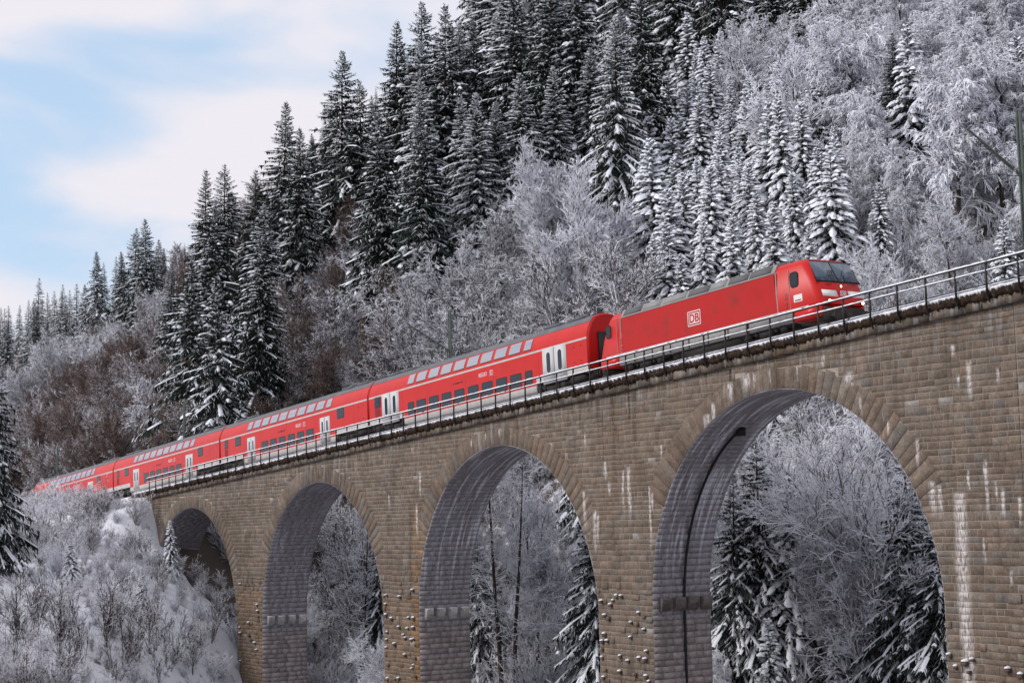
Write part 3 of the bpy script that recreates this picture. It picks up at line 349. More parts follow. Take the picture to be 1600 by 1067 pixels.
('snow_spruce','dark spruces of the high stand',[[-147.9,43.0,29.1,19.3,1.16],[-149.7,40.4,27.3,18.2,1.11],[-142.0,51.3,34.5,20.7,1.08],[-146.8,46.6,31.8,17.7,1.0],[-145.5,50.1,34.3,17.5,1.13],[-154.0,39.5,27.7,19.4,0.89],[-159.6,36.8,27.1,22.9,0.91],[-164.5,40.2,31.0,24.9,0.99],[-161.4,48.7,37.1,23.7,1.07],[-155.6,62.5,47.2,24.2,1.07],[-169.9,53.9,43.9,25.9,0.92],[-167.8,60.0,49.2,23.6,1.03],[-179.5,53.8,46.1,17.6,1.08],[-170.8,68.2,58.7,23.0,1.16],[-181.8,60.5,53.1,23.3,1.08],[-179.3,79.4,73.3,19.1,1.12],[-185.6,79.7,75.4,20.1,1.15],[-195.0,80.4,78.6,24.5,1.08],[-197.7,77.6,75.2,25.1,1.13],[-206.7,69.6,64.9,9.3,1.0],[-203.9,81.1,80.0,19.1,1.07],[-212.9,77.7,73.9,19.6,1.11],[-227.9,77.6,70.7,8.4,0.97],[-220.9,91.2,85.5,18.1,1.08],[-219.3,93.8,88.1,20.6,1.07],[-229.7,81.8,74.6,6.9,0.88],[-223.3,94.5,87.7,19.6,0.99],[-229.5,96.6,88.1,24.8,0.93],[-233.0,100.1,90.2,25.4,0.95],[-241.5,89.5,79.3,7.1,1.02],[-233.8,105.6,94.5,23.9,0.85],[-236.5,104.9,93.4,20.0,0.9],[-239.7,104.1,92.2,18.7,1.05],[-250.0,115.5,99.4,19.1,0.95],[-254.9,118.5,100.8,18.0,0.89],[-258.8,121.6,102.6,21.3,1.04],[-260.2,125.8,105.6,18.1,1.0],[-267.3,130.9,108.3,18.7,1.05],[-282.8,143.4,114.9,24.3,1.13],[-285.9,142.4,113.3,17.8,0.9],[-288.9,141.8,112.1,19.2,0.87],[-293.6,144.8,113.2,19.9,1.09],[-292.2,148.6,116.6,25.2,1.02],[-295.1,152.7,118.9,23.4,1.11],[-298.2,150.4,116.3,19.2,1.14],[-304.9,156.9,119.3,25.4,1.1],[-302.2,163.4,124.5,25.0,0.93],[-308.6,165.4,123.9,17.5,1.06],[-313.7,168.7,123.8,24.9,1.12],[-312.0,177.6,127.9,22.1,1.15],[-313.9,182.3,128.6,25.0,0.98],[-318.1,183.8,127.1,24.6,1.08]]),
('dark_spruce','dark spruces on the left part of the slope',[[-168.7,21.6,16.0,20.1,1.16],[-179.5,20.3,15.8,22.7,0.92],[-200.7,22.9,18.4,14.5,1.05],[-217.6,38.8,34.6,13.1,1.16],[-244.4,39.4,32.2,9.5,1.04]]),
('dark_spruce','dark spruces of the high stand',[[-143.9,67.1,48.0,23.3,0.99],[-150.4,65.6,48.2,22.3,1.16],[-160.2,78.2,65.2,23.4,1.08],[-175.6,64.0,55.7,22.1,0.9],[-197.1,41.5,36.6,15.6,0.99],[-169.8,79.4,70.3,23.6,0.94],[-187.9,62.2,55.4,20.9,0.99],[-191.6,80.1,77.4,24.9,0.92],[-216.3,60.2,54.5,9.5,0.87],[-206.3,76.5,73.5,20.8,1.16],[-208.8,84.6,82.6,21.8,0.88],[-213.3,89.5,86.0,23.4,0.95],[-240.1,63.6,55.3,10.5,1.1],[-246.4,64.3,55.2,9.4,1.03],[-226.1,100.1,91.7,18.6,1.11],[-260.4,83.5,70.4,7.9,0.93],[-243.5,110.5,96.6,17.3,0.85],[-250.3,111.2,95.9,22.9,1.17],[-267.5,125.1,103.7,24.4,0.96],[-278.0,136.4,110.5,18.7,0.96],[-301.6,158.3,121.3,22.7,0.89],[-308.3,173.3,127.7,20.8,1.07]]),
('frost_tree','pale frosted trees below the distant ridge',[[-219.6,29.3,24.2,11.0,0.92],[-224.6,27.8,21.9,10.3,1.1],[-227.3,30.6,24.6,11.6,0.96],[-232.0,28.4,21.6,8.7,1.12],[-240.5,28.1,20.6,11.5,1.0],[-243.6,29.9,22.5,11.0,0.91],[-248.3,28.1,20.7,11.7,1.17],[-262.3,28.2,20.8,11.2,0.97],[-259.4,33.0,25.4,10.1,1.01],[-268.9,23.0,16.3,12.7,1.03],[-272.0,28.4,22.2,10.4,0.98],[-286.0,35.0,25.3,11.2,0.91],[-336.8,32.7,20.3,10.3,1.0]]),
('dark_spruce','distant spruces on the low ridge',[[-260.4,43.7,34.9,11.8,0.94],[-272.7,35.0,27.4,14.5,0.96],[-277.9,28.6,22.5,15.9,1.03],[-272.9,41.5,32.4,15.5,0.92],[-270.7,46.9,37.0,12.9,1.12],[-280.4,34.1,25.9,15.1,0.91],[-280.4,41.1,31.3,15.9,0.87],[-291.0,47.0,34.1,16.7,1.09],[-325.2,49.9,34.2,15.7,1.1],[-331.9,43.0,28.9,14.1,1.11],[-338.3,39.6,26.8,17.0,1.18],[-332.0,50.4,35.0,14.5,0.93],[-343.3,45.9,32.4,16.1,1.17],[-351.6,34.2,25.3,16.4,1.05],[-345.0,52.3,36.5,14.4,1.04],[-350.7,47.1,34.1,15.7,0.97],[-340.3,62.7,42.1,16.4,0.87],[-356.9,39.2,29.9,17.6,0.93],[-353.1,55.3,38.2,15.6,0.9],[-365.2,38.2,29.9,15.1,1.02],[-364.2,45.9,34.0,15.5,0.9],[-372.7,39.3,31.3,17.1,1.19],[-370.8,57.5,39.1,15.5,0.88],[-380.4,43.8,34.4,16.8,0.99],[-378.1,58.0,39.6,14.3,1.03],[-388.6,43.4,35.4,17.5,1.0],[-394.5,47.9,38.1,14.9,1.04],[-395.5,55.5,41.1,13.4,0.96],[-403.6,47.1,39.1,15.2,1.05],[-393.8,65.6,43.6,14.7,1.14],[-408.2,53.5,42.4,13.1,0.99],[-416.4,50.9,41.9,14.3,1.03],[-424.1,51.7,42.4,15.2,1.12],[-429.2,58.1,44.4,13.5,0.92],[-438.0,55.0,43.5,15.6,1.03],[-432.6,67.8,45.6,14.2,0.96],[-448.7,57.7,44.7,14.8,0.95],[-458.9,60.5,45.4,14.8,1.14],[-460.2,70.4,46.6,16.2,1.07],[-468.1,62.5,45.2,16.5,1.0],[-478.0,64.6,45.2,18.6,0.98],[-488.2,68.3,45.7,19.0,1.16],[-497.0,70.6,46.3,14.2,1.02],[-505.8,73.2,47.2,15.3,0.93],[-515.0,75.4,48.1,16.2,1.03],[-524.7,76.8,49.1,15.8,1.06],[-533.4,81.5,50.2,14.0,0.93],[-544.0,85.3,51.4,13.2,1.2],[-553.6,85.5,52.1,16.0,1.08],[-563.3,87.0,52.6,18.9,1.09],[-574.5,89.6,52.9,18.1,1.06],[-584.5,92.3,52.9,18.5,1.07],[-594.9,94.4,52.4,14.5,0.96],[-605.2,98.1,51.8,18.3,1.15],[-615.3,101.4,51.1,19.8,1.13]]),
('shrub','snow dusted shrubs on the white bank',[[-129.4,-13.8,-3.5,0.8,1.24],[-130.5,-6.0,-3.7,0.9,0.96],[-120.9,-7.6,-8.5,1.2,0.89],[-128.6,-4.7,-4.8,1.0,1.23],[-135.8,-16.7,-2.0,1.6,0.83],[-136.6,1.4,-4.1,1.6,1.28],[-110.1,-21.9,-8.0,1.1,1.23],[-123.5,0.0,-10.7,1.0,1.11],[-141.4,-10.8,-0.6,3.4,1.06],[-135.9,-8.3,-1.9,1.2,1.05],[-132.8,-10.9,-2.6,2.8,1.04],[-122.4,-6.2,-8.2,1.1,1.16],[-141.4,-4.3,-0.4,1.3,1.19],[-142.8,-5.6,0.1,1.6,1.15],[-129.5,-17.8,-3.4,0.7,1.12],[-117.4,-20.5,-6.6,1.5,1.16],[-128.5,-16.2,-3.6,0.9,0.81],[-137.5,-10.1,-1.5,1.0,1.15],[-138.7,-5.4,-1.3,1.4,0.9],[-140.1,-5.8,-0.9,1.0,0.9],[-135.7,3.2,-5.5,0.7,1.03],[-155.4,-10.7,0.6,1.8,1.04],[-124.1,-5.4,-7.3,1.0,1.02],[-135.4,-10.4,-2.0,1.2,0.92],[-143.0,-3.3,1.0,1.1,1.04],[-119.3,-15.9,-6.7,1.2,0.94],[-122.6,-9.8,-6.8,1.4,1.21],[-106.3,-19.2,-9.8,2.5,1.24],[-145.1,-4.6,0.9,3.3,1.29],[-132.5,2.8,-6.8,1.0,1.26],[-109.9,-19.5,-8.7,1.4,1.11],[-146.6,-7.0,0.9,2.9,0.91],[-125.5,-13.8,-4.8,1.3,1.21],[-105.8,-23.5,-8.2,1.4,1.14],[-127.6,-8.7,-4.6,1.2,0.81],[-136.2,4.3,-5.8,1.4,1.24],[-141.4,-6.1,-0.4,1.2,0.82],[-116.0,-21.1,-6.8,0.9,0.93],[-157.5,-9.4,0.8,1.9,1.23],[-120.1,-11.3,-7.5,1.7,1.04],[-126.9,-16.2,-4.2,1.4,0.98],[-141.1,-2.6,-0.7,1.1,0.95],[-120.7,-14.5,-6.5,1.2,1.02],[-123.1,-11.7,-6.1,1.4,0.83],[-146.9,-3.1,2.4,1.5,0.96],[-145.4,-3.5,1.9,2.9,0.85],[-141.1,-15.1,-1.0,1.3,1.04],[-137.8,4.3,-4.7,1.6,1.0],[-111.2,-12.6,-10.9,1.0,0.95],[-137.4,-11.7,-1.5,2.9,1.01],[-125.7,-2.3,-6.8,1.6,0.94],[-122.6,-15.8,-5.6,2.1,1.17],[-113.7,-10.9,-10.8,1.1,1.12],[-132.3,-8.2,-2.9,1.5,0.88],[-125.0,-16.0,-4.8,1.1,1.26],[-122.6,-4.5,-8.9,1.0,0.87],[-121.8,-19.3,-5.6,1.7,1.2],[-133.2,1.4,-5.5,1.2,0.98],[-132.2,0.0,-5.1,1.0,1.18],[-129.6,-1.3,-5.5,1.0,1.0],[-124.1,-17.4,-5.0,1.3,0.88],[-130.2,-15.2,-3.2,0.8,1.04],[-136.2,-3.0,-2.6,0.7,0.92],[-125.1,-10.3,-5.5,2.3,1.19],[-123.3,-8.0,-7.0,1.4,0.87],[-126.5,-17.5,-4.3,0.8,1.17],[-112.1,-17.2,-8.7,1.4,1.21],[-103.2,-24.0,-8.4,1.4,0.98],[-137.1,-7.5,-1.7,1.9,1.0],[-124.8,-11.6,-5.4,1.0,0.94],[-134.3,2.5,-5.7,1.0,1.27],[-140.2,-9.8,-0.8,1.6,1.05],[-107.9,-20.0,-9.0,0.9,1.25],[-138.1,-8.2,-1.4,2.7,0.98],[-118.6,-6.4,-10.4,0.9,1.06],[-122.9,-18.2,-5.3,1.5,1.02],[-121.4,-16.5,-6.0,0.9,1.03],[-124.9,-8.0,-6.0,1.3,1.23],[-119.7,-20.6,-6.0,1.4,1.29],[-157.7,-6.8,1.1,1.7,1.25],[-136.7,-1.8,-2.8,1.4,0.92],[-114.9,-12.1,-9.5,0.8,1.11],[-116.2,-13.4,-8.5,0.8,0.9],[-117.7,-5.6,-11.8,0.9,0.81],[-125.0,0.0,-8.6,0.8,0.89],[-110.6,-17.7,-9.1,0.9,1.0],[-133.4,4.3,-7.3,1.6,1.28],[-126.3,-19.0,-4.3,1.3,0.83],[-139.6,-2.0,-1.5,1.0,0.96],[-143.5,-1.6,2.7,0.9,1.2],[-135.0,-5.9,-2.4,1.5,1.22],[-118.1,-14.9,-7.3,0.8,1.29],[-147.5,-11.3,0.3,1.6,1.12],[-121.6,-12.0,-6.7,1.1,0.95],[-138.3,6.6,-5.4,0.9,1.2],[-121.2,-13.3,-6.5,1.0,1.03],[-143.2,-8.1,-0.0,1.3,1.29],[-135.2,-14.8,-2.1,0.8,1.29],[-126.7,1.0,-8.3,1.3,1.27],[-131.6,-4.9,-3.6,1.1,1.27],[-132.2,-2.1,-4.2,1.3,1.28],[-138.9,0.2,-2.5,1.3,1.16],[-160.4,-4.8,1.7,2.6,1.2],[-126.1,-4.2,-6.1,1.2,0.87],[-133.5,-5.3,-2.9,1.2,1.03],[-134.7,-7.3,-2.3,1.1,0.88],[-113.6,-22.0,-7.2,1.4,1.12],[-128.4,-14.9,-3.8,1.2,1.18],[-119.2,-18.7,-6.3,1.3,1.26],[-134.9,-4.7,-2.7,1.6,0.93],[-124.3,-3.8,-7.5,1.3,1.16],[-111.8,-15.7,-9.3,0.8,1.0],[-130.5,1.2,-6.6,1.0,1.28],[-160.2,-7.1,1.3,0.9,1.15],[-140.0,-11.3,-1.0,0.9,0.87],[-127.9,-10.2,-4.3,1.4,0.87],[-100.2,-24.8,-9.0,2.1,0.84],[-138.4,-0.9,-2.3,1.1,0.94],[-116.1,-18.3,-7.3,1.5,1.02],[-104.1,-22.4,-8.9,1.7,1.09],[-143.1,-11.7,-0.4,0.9,0.9],[-142.1,-1.7,0.8,2.8,0.99],[-138.8,-15.0,-1.4,2.4,1.01],[-140.0,-8.6,-0.8,1.6,1.12],[-112.7,-13.2,-9.9,0.9,1.24],[-128.3,-6.0,-4.7,1.7,1.07],[-132.7,-15.5,-2.6,3.0,1.23],[-121.4,-3.1,-11.1,2.0,1.29],[-102.9,-22.3,-9.2,2.9,0.99],[-131.8,-13.0,-2.9,1.0,1.11],[-112.8,-18.5,-8.2,2.1,1.02],[-133.8,-12.5,-2.4,1.1,1.26],[-144.7,-11.4,-0.1,1.5,1.03],[-141.9,-7.9,-0.3,1.6,1.24],[-128.1,-0.6,-6.4,0.9,0.92],[-138.9,-10.5,-1.2,3.1,0.89],[-124.2,-6.6,-6.8,2.2,1.11],[-113.2,-12.0,-10.3,1.6,0.98],[-115.8,-7.4,-11.7,1.1,1.23],[-137.2,-3.8,-2.1,2.9,1.07],[-131.4,3.9,-8.1,1.0,1.18],[-130.2,-10.4,-3.5,1.6,1.01],[-146.6,-9.0,0.5,0.9,1.26],[-107.2,-23.8,-7.9,2.7,0.95],[-148.3,-7.0,1.1,1.4,1.25],[-158.9,-9.8,0.9,2.3,0.96],[-142.8,-13.0,-0.5,1.9,1.04],[-130.0,-7.1,-3.8,1.6,1.0],[-131.0,-1.9,-4.7,1.1,0.9],[-158.7,-8.5,1.0,1.1,1.27],[-131.4,-3.6,-4.0,2.4,0.89],[-109.2,-15.1,-10.6,1.6,0.81],[-130.3,-12.4,-3.3,2.6,0.89],[-127.8,-3.2,-5.5,1.4,1.02],[-123.7,-13.7,-5.5,1.4,1.03],[-133.5,-9.2,-2.5,1.2,0.9],[-116.6,-16.2,-7.6,1.6,1.12],[-146.5,-5.2,1.3,1.3,1.22],[-104.9,-19.7,-9.9,1.6,1.15],[-129.5,-9.0,-3.8,2.1,0.99],[-124.2,-19.4,-4.9,1.0,1.1],[-129.6,2.0,-7.7,0.9,0.89],[-134.6,-3.2,-3.1,2.3,0.99],[-117.7,-10.1,-9.0,2.3,1.2],[-123.1,-3.4,-8.9,2.5,0.95],[-113.5,-20.7,-7.5,1.3,0.98],[-136.9,-12.9,-1.7,1.4,0.88],[-109.9,-16.4,-9.8,1.5,0.9],[-120.6,-18.1,-6.0,1.0,1.13],[-145.4,-9.8,0.2,1.9,0.89],[-139.5,-3.8,-1.3,1.2,1.14],[-127.5,-12.4,-4.3,1.1,0.96],[-102.0,-23.9,-8.7,2.2,0.81],[-121.9,-2.0,-11.3,1.6,1.18],[-145.4,-13.5,-0.2,1.7,1.22],[-135.3,-13.1,-2.0,1.5,0.96],[-149.8,-11.1,0.4,0.8,0.94],[-120.3,-6.5,-9.5,1.5,1.18],[-154.2,-8.8,0.7,0.9,1.2],[-139.8,-12.9,-1.1,1.1,0.81],[-129.8,-3.8,-4.5,1.5,0.82],[-113.1,-16.0,-8.8,1.3,0.87],[-129.2,-2.6,-5.1,0.9,1.29],[-142.6,-14.7,-0.7,1.5,1.05],[-132.7,-3.8,-3.5,1.1,1.14],[-148.5,-5.5,1.5,1.2,1.25],[-108.7,-22.4,-8.1,1.1,0.92],[-111.1,-22.6,-7.6,1.4,0.98],[-156.3,-3.8,1.8,1.9,1.06],[-119.2,-13.8,-7.2,1.2,1.13],[-135.3,-0.4,-3.8,1.4,0.83],[-146.4,-12.3,0.0,1.1,0.94],[-127.1,-2.0,-6.1,1.3,1.27],[-145.3,-5.9,0.8,1.4,0.81],[-133.6,-17.0,-2.4,0.9,1.25],[-144.0,-14.1,-0.5,1.5,0.84],[-121.3,-9.5,-7.5,0.7,1.26],[-119.0,-5.0,-11.7,0.9,1.2],[-137.2,-14.3,-1.6,0.9,1.04],[-112.2,-20.6,-7.8,0.9,1.04],[-137.1,5.8,-5.9,1.2,1.14],[-124.4,-14.9,-5.1,1.5,1.19],[-131.3,-9.4,-3.2,1.2,0.92],[-119.9,-10.1,-7.9,1.5,0.87],[-129.0,0.9,-7.1,1.0,1.26],[-136.6,-0.6,-3.2,2.1,1.22],[-128.2,-17.4,-3.8,1.1,0.9],[-114.0,-13.6,-9.2,1.2,1.16],[-134.9,4.7,-6.7,0.7,1.06],[-158.1,-5.6,1.4,1.9,0.93],[-110.9,-20.3,-8.2,1.2,0.96],[-138.3,2.3,-3.6,1.5,1.07],[-114.0,-17.6,-8.0,1.1,1.07],[-164.3,-7.0,1.5,1.5,1.03],[-137.4,-15.6,-1.7,1.7,0.96],[-156.3,-6.6,1.0,0.9,1.06],[-144.6,-8.5,0.3,1.5,1.16],[-148.2,-3.3,2.5,1.8,1.25],[-144.0,-6.7,0.4,1.4,1.28],[-140.3,-7.1,-0.8,1.6,1.15],[-159.4,-3.2,2.1,1.0,0.95],[-135.1,-11.9,-2.0,1.4,1.02],[-102.1,-25.1,-8.3,1.3,1.05],[-128.5,-7.3,-4.4,2.0,0.95],[-134.9,1.5,-4.9,1.2,1.13],[-126.3,-11.3,-4.8,1.1,0.93],[-146.1,-11.0,0.2,1.7,1.03],[-162.5,-4.3,1.9,1.9,1.17],[-124.0,-9.4,-6.2,2.8,1.21],[-140.1,-14.4,-1.1,1.8,1.1],[-141.5,-9.0,-0.5,1.5,1.12],[-126.9,-5.5,-5.5,1.4,0.83],[-136.4,-6.3,-2.0,1.0,1.07],[-144.3,-2.7,2.2,1.7,1.18],[-127.0,-13.5,-4.3,1.3,1.01],[-162.9,-6.8,1.5,1.1,0.83],[-132.8,-7.0,-2.9,1.1,0.95],[-106.4,-20.5,-9.2,1.6,1.0],[-125.9,-12.6,-4.8,2.0,0.86],[-138.8,-9.3,-1.2,1.3,0.81],[-137.7,0.4,-3.2,1.4,0.89],[-123.6,-10.5,-6.1,1.5,0.97],[-139.0,-6.9,-1.1,3.2,1.18],[-127.9,2.0,-8.5,1.3,1.18],[-126.2,-9.3,-5.1,1.6,1.01],[-131.5,-6.7,-3.3,1.3,1.2],[-132.0,1.6,-6.2,1.3,1.01],[-137.1,2.5,-4.4,1.3,0.83],[-105.2,-21.4,-9.1,1.1,0.84],[-138.4,-13.5,-1.4,3.3,1.05],[-126.5,-0.8,-7.0,0.9,0.98],[-126.1,-14.9,-4.5,1.0,0.92],[-162.0,-9.0,1.2,1.7,1.27],[-137.7,-2.7,-2.2,2.2,0.89],[-122.3,-14.2,-6.0,2.4,0.92],[-149.6,-8.1,0.9,1.2,0.93],[-152.3,-11.4,0.4,1.0,1.14],[-117.4,-18.5,-6.9,1.0,1.01],[-104.5,-24.3,-8.1,1.3,0.98],[-164.0,-9.4,1.2,1.6,1.1],[-117.4,-13.6,-7.9,1.1,0.83],[-157.3,-4.5,1.5,1.2,0.99],[-155.0,-2.9,2.2,1.9,1.01],[-138.6,-11.9,-1.3,2.7,1.01],[-157.8,-10.8,0.8,1.3,0.83],[-147.5,-13.1,0.1,1.7,1.08],[-121.8,-0.7,-12.5,1.3,1.13],[-112.4,-21.8,-7.5,1.4,1.19],[-131.3,-14.1,-2.9,0.8,0.82],[-130.8,-0.5,-5.4,1.7,1.04],[-120.2,-19.5,-6.0,2.1,0.83],[-125.5,1.2,-9.3,2.7,1.11],[-103.3,-21.1,-9.7,0.9,1.2],[-141.2,-13.3,-0.8,1.8,1.26],[-121.8,-8.4,-7.6,0.8,1.0],[-143.9,-10.2,-0.1,1.5,1.12],[-116.5,-15.0,-7.9,1.6,1.07],[-156.4,-11.4,0.6,1.6,1.21]]),
('shrub','brown shrubs behind the rear coaches',[[-178.9,9.3,5.3,2.4,1.2],[-207.2,10.2,6.4,3.7,1.2],[-183.4,12.4,7.7,2.6,1.2],[-156.3,10.7,5.6,4.1,1.2],[-212.4,12.8,8.9,3.5,1.2],[-152.1,7.9,3.6,2.3,1.2],[-190.5,10.2,5.1,3.2,1.2],[-200.3,10.0,6.2,4.2,1.2],[-210.0,10.6,6.5,2.9,1.2],[-147.4,7.8,1.3,4.4,1.2],[-166.3,11.0,6.5,4.3,1.2],[-185.5,8.0,3.1,3.9,1.2],[-181.2,7.3,2.9,2.7,1.2],[-195.3,10.0,5.0,3.5,1.2]]),
('shrub','brush in front of the rearmost coach',[[-180.7,-2.9,1.1,2.4,1.2],[-172.7,-4.1,1.5,3.3,1.2],[-152.9,-2.0,2.6,1.3,1.2],[-147.0,-4.2,1.8,2.5,1.2],[-165.8,-2.4,2.0,3.1,1.2],[-150.2,-1.8,2.9,1.2,1.2],[-189.3,-3.4,0.6,3.5,1.2],[-187.6,-4.3,0.6,3.5,1.2],[-167.5,-3.3,1.8,2.5,1.2],[-188.0,-2.3,0.8,3.3,1.2],[-152.5,-3.6,2.0,2.0,1.2],[-158.7,-3.9,1.9,3.3,1.2],[-162.1,-3.2,2.2,2.5,1.2],[-179.0,-3.5,1.1,3.1,1.2],[-190.6,-2.0,0.7,3.1,1.2],[-183.9,-1.9,1.1,2.5,1.2],[-166.0,-3.7,1.8,2.6,1.2],[-185.8,-3.3,0.9,2.6,1.2],[-165.0,-4.4,1.8,2.5,1.2],[-167.1,-2.3,1.9,2.5,1.2],[-190.5,-4.2,0.4,2.7,1.2],[-182.8,-4.5,0.8,3.1,1.2],[-157.8,-2.9,2.2,2.5,1.2],[-169.3,-1.8,1.8,3.2,1.2],[-178.1,-2.4,1.3,3.0,1.2],[-171.1,-1.7,1.8,2.5,1.2],[-181.7,-3.0,1.1,3.0,1.2],[-191.7,-2.1,0.6,2.7,1.2],[-161.7,-1.6,2.3,2.3,1.2],[-174.5,-3.1,1.5,3.1,1.2],[-180.0,-1.7,1.3,2.9,1.2],[-169.6,-3.8,1.6,3.3,1.2],[-164.3,-2.9,2.1,2.8,1.2],[-181.6,-4.3,0.9,3.5,1.2],[-172.0,-3.1,1.6,2.8,1.2],[-176.9,-4.1,1.2,2.7,1.2],[-175.4,-2.5,1.5,3.1,1.2],[-158.9,-1.6,2.4,2.5,1.2],[-177.2,-3.0,1.3,2.8,1.2],[-149.4,-4.1,2.2,2.0,1.2],[-179.0,-1.8,1.3,2.9,1.2]]),
]
# ------------------------------------------------------------------ terrain
CP = np.array(CP)
def rbf_fit(cp):
    xy = cp[:, :2]/100; d = np.linalg.norm(xy[:, None]-xy[None], axis=2); n = len(cp); A = np.zeros((n+3, n+3))
    A[:n, :n] = d+.0005*np.eye(n); A[:n, n] = 1; A[:n, n+1:n+3] = xy; A[n:, :n] = A[:n, n:].T
    return np.linalg.solve(A, np.concatenate([cp[:, 2], [0, 0, 0]]))
RW = rbf_fit(CP)
def dk(X): return 8.835+.053*(X+49.33)
def terr(X, Y):
    X = np.asarray(X, float).ravel(); Y = np.asarray(Y, float).ravel(); z = np.zeros(len(X))
    for a in range(0, len(X), 20000):
        q = np.stack([X[a:a+20000], Y[a:a+20000]], 1)/100
        d = np.sqrt(((q[:, None]-CP[None, :, :2]/100)**2).sum(2)+1e-4)
        z[a:a+20000] = d@RW[:-3]+RW[-3]+q@RW[-2:]
    m = np.clip((-141-X)/3, 0, 1)*np.clip(1-np.maximum(np.abs(Y-1.8)-3.3, 0)/3, 0, 1)
    return z*(1-m)+(dk(X)-.62)*m
def hashnoise(X, Y, s):
    rs = np.random.RandomState(5); o = np.zeros_like(X)
    for k in range(10):
        a = rs.uniform(0, 6.28); fr = s*rs.uniform(.5, 2.2); o += np.sin((X*np.cos(a)+Y*np.sin(a))*fr+rs.uniform(0, 6.28))*(1/(fr/s))
    return o/6
def build_ground():
    gx = np.concatenate([np.arange(-1500, -320, 25), np.arange(-320, -160, 1.6), np.arange(-160, -80, .75), np.arange(-80, 60, 1.6), np.arange(60, 700, 25)])
    gy = np.concatenate([np.arange(-400, -75, 15), np.arange(-75, -45, 1.6), np.arange(-45, 3, .75), np.arange(3, 130, 1.6), np.arange(130, 1200, 20)])
    GX, GY = np.meshgrid(gx, gy, indexing='ij'); Z = terr(GX, GY).reshape(GX.shape)
    onbed = np.clip((-139-GX)/3, 0, 1)*np.clip(1-np.maximum(np.abs(GY-1.8)-3.0, 0)/2, 0, 1)
    Z = Z+hashnoise(GX, GY, 1.1)*.28*(1-onbed)+hashnoise(GX+50, GY, .25)*.8*np.clip((np.abs(GY)-8)/15, 0, 1)*(np.hypot(GX, GY+51) > 25)
    Z = Z+hashnoise(GX, GY, 3.1)*.16*(1-onbed)*(GY < 4)*(np.hypot(GX, GY+51) > 12)
    nx, ny = GX.shape; idx = np.arange(nx*ny).reshape(nx, ny)
    q = np.stack([idx[:-1, :-1], idx[1:, :-1], idx[1:, 1:], idx[:-1, 1:]], -1).reshape(-1, 4)
    b = MB(); c = np.full((len(q), 3), .47); cy = (GY[:-1, :-1]).ravel(); cx = GX[:-1, :-1].ravel()
    c[(cy < 2) & (cx < -110)] = .66; c[(cy > 4) & (cx < -120) & (cx > -330)] = .40; c[(cy > 4) & (cx > -118)] = .50; c[(cy > .5) & (cy < 14) & (cx > -150) & (cx < -116)] = .30
    b.add(np.stack([GX, GY, Z], -1), q, 0, c)
    o = link('ground', b.mesh('ground', M['ground'], True, colors=True)); tag(o, kind='structure')
    return o
build_ground()
# ------------------------------------------------------------------ viaduct
X0, WID, SP, PI_ = -49.33, 3.7, 20.0, 4.8
KS = [-2, -1, 0, 1, 2, 3]
ARCH = {k: (X0-24.8*k-10, -3.965-.053*24.8*k) for k in KS}     # centre x, spring z
XL, XR = -147.0, 8.0
ZB = -26.0
VO = np.array([-96.0, 0, -20.0])
viaduct = tag(empty('railway_viaduct', VO), 'tall brown masonry railway viaduct with round arches carrying the red train', 'viaduct')
def part(name, b, m, parent=viaduct, off=VO, smooth=False, colors=False, kind=None, label=None):
    o = link(name, b.mesh(name, m, smooth, off, colors), parent)
    if kind: o['kind'] = kind
    if label: o['label'] = label
    return o
rs = np.random.RandomState(11)
TH0 = math.radians(28)
def rout(th): return 10.92+.62*abs(math.cos(th))**1.5
_tab = [(0, 10.0)]+[(10*math.sin(t), 10*math.cos(t)) for t in np.linspace(0.02, TH0, 20)]+[(rout(t)*math.sin(t), rout(t)*math.cos(t)) for t in np.linspace(TH0, math.pi/2, 60)]
_tz = np.array([a for a, _ in _tab]); _tx = np.array([b for _, b in _tab])
def halfw(dz):
    if dz < 0: return 10.0
    if dz >= _tz[-1]: return 0.0
    return float(np.interp(dz, _tz, _tx))
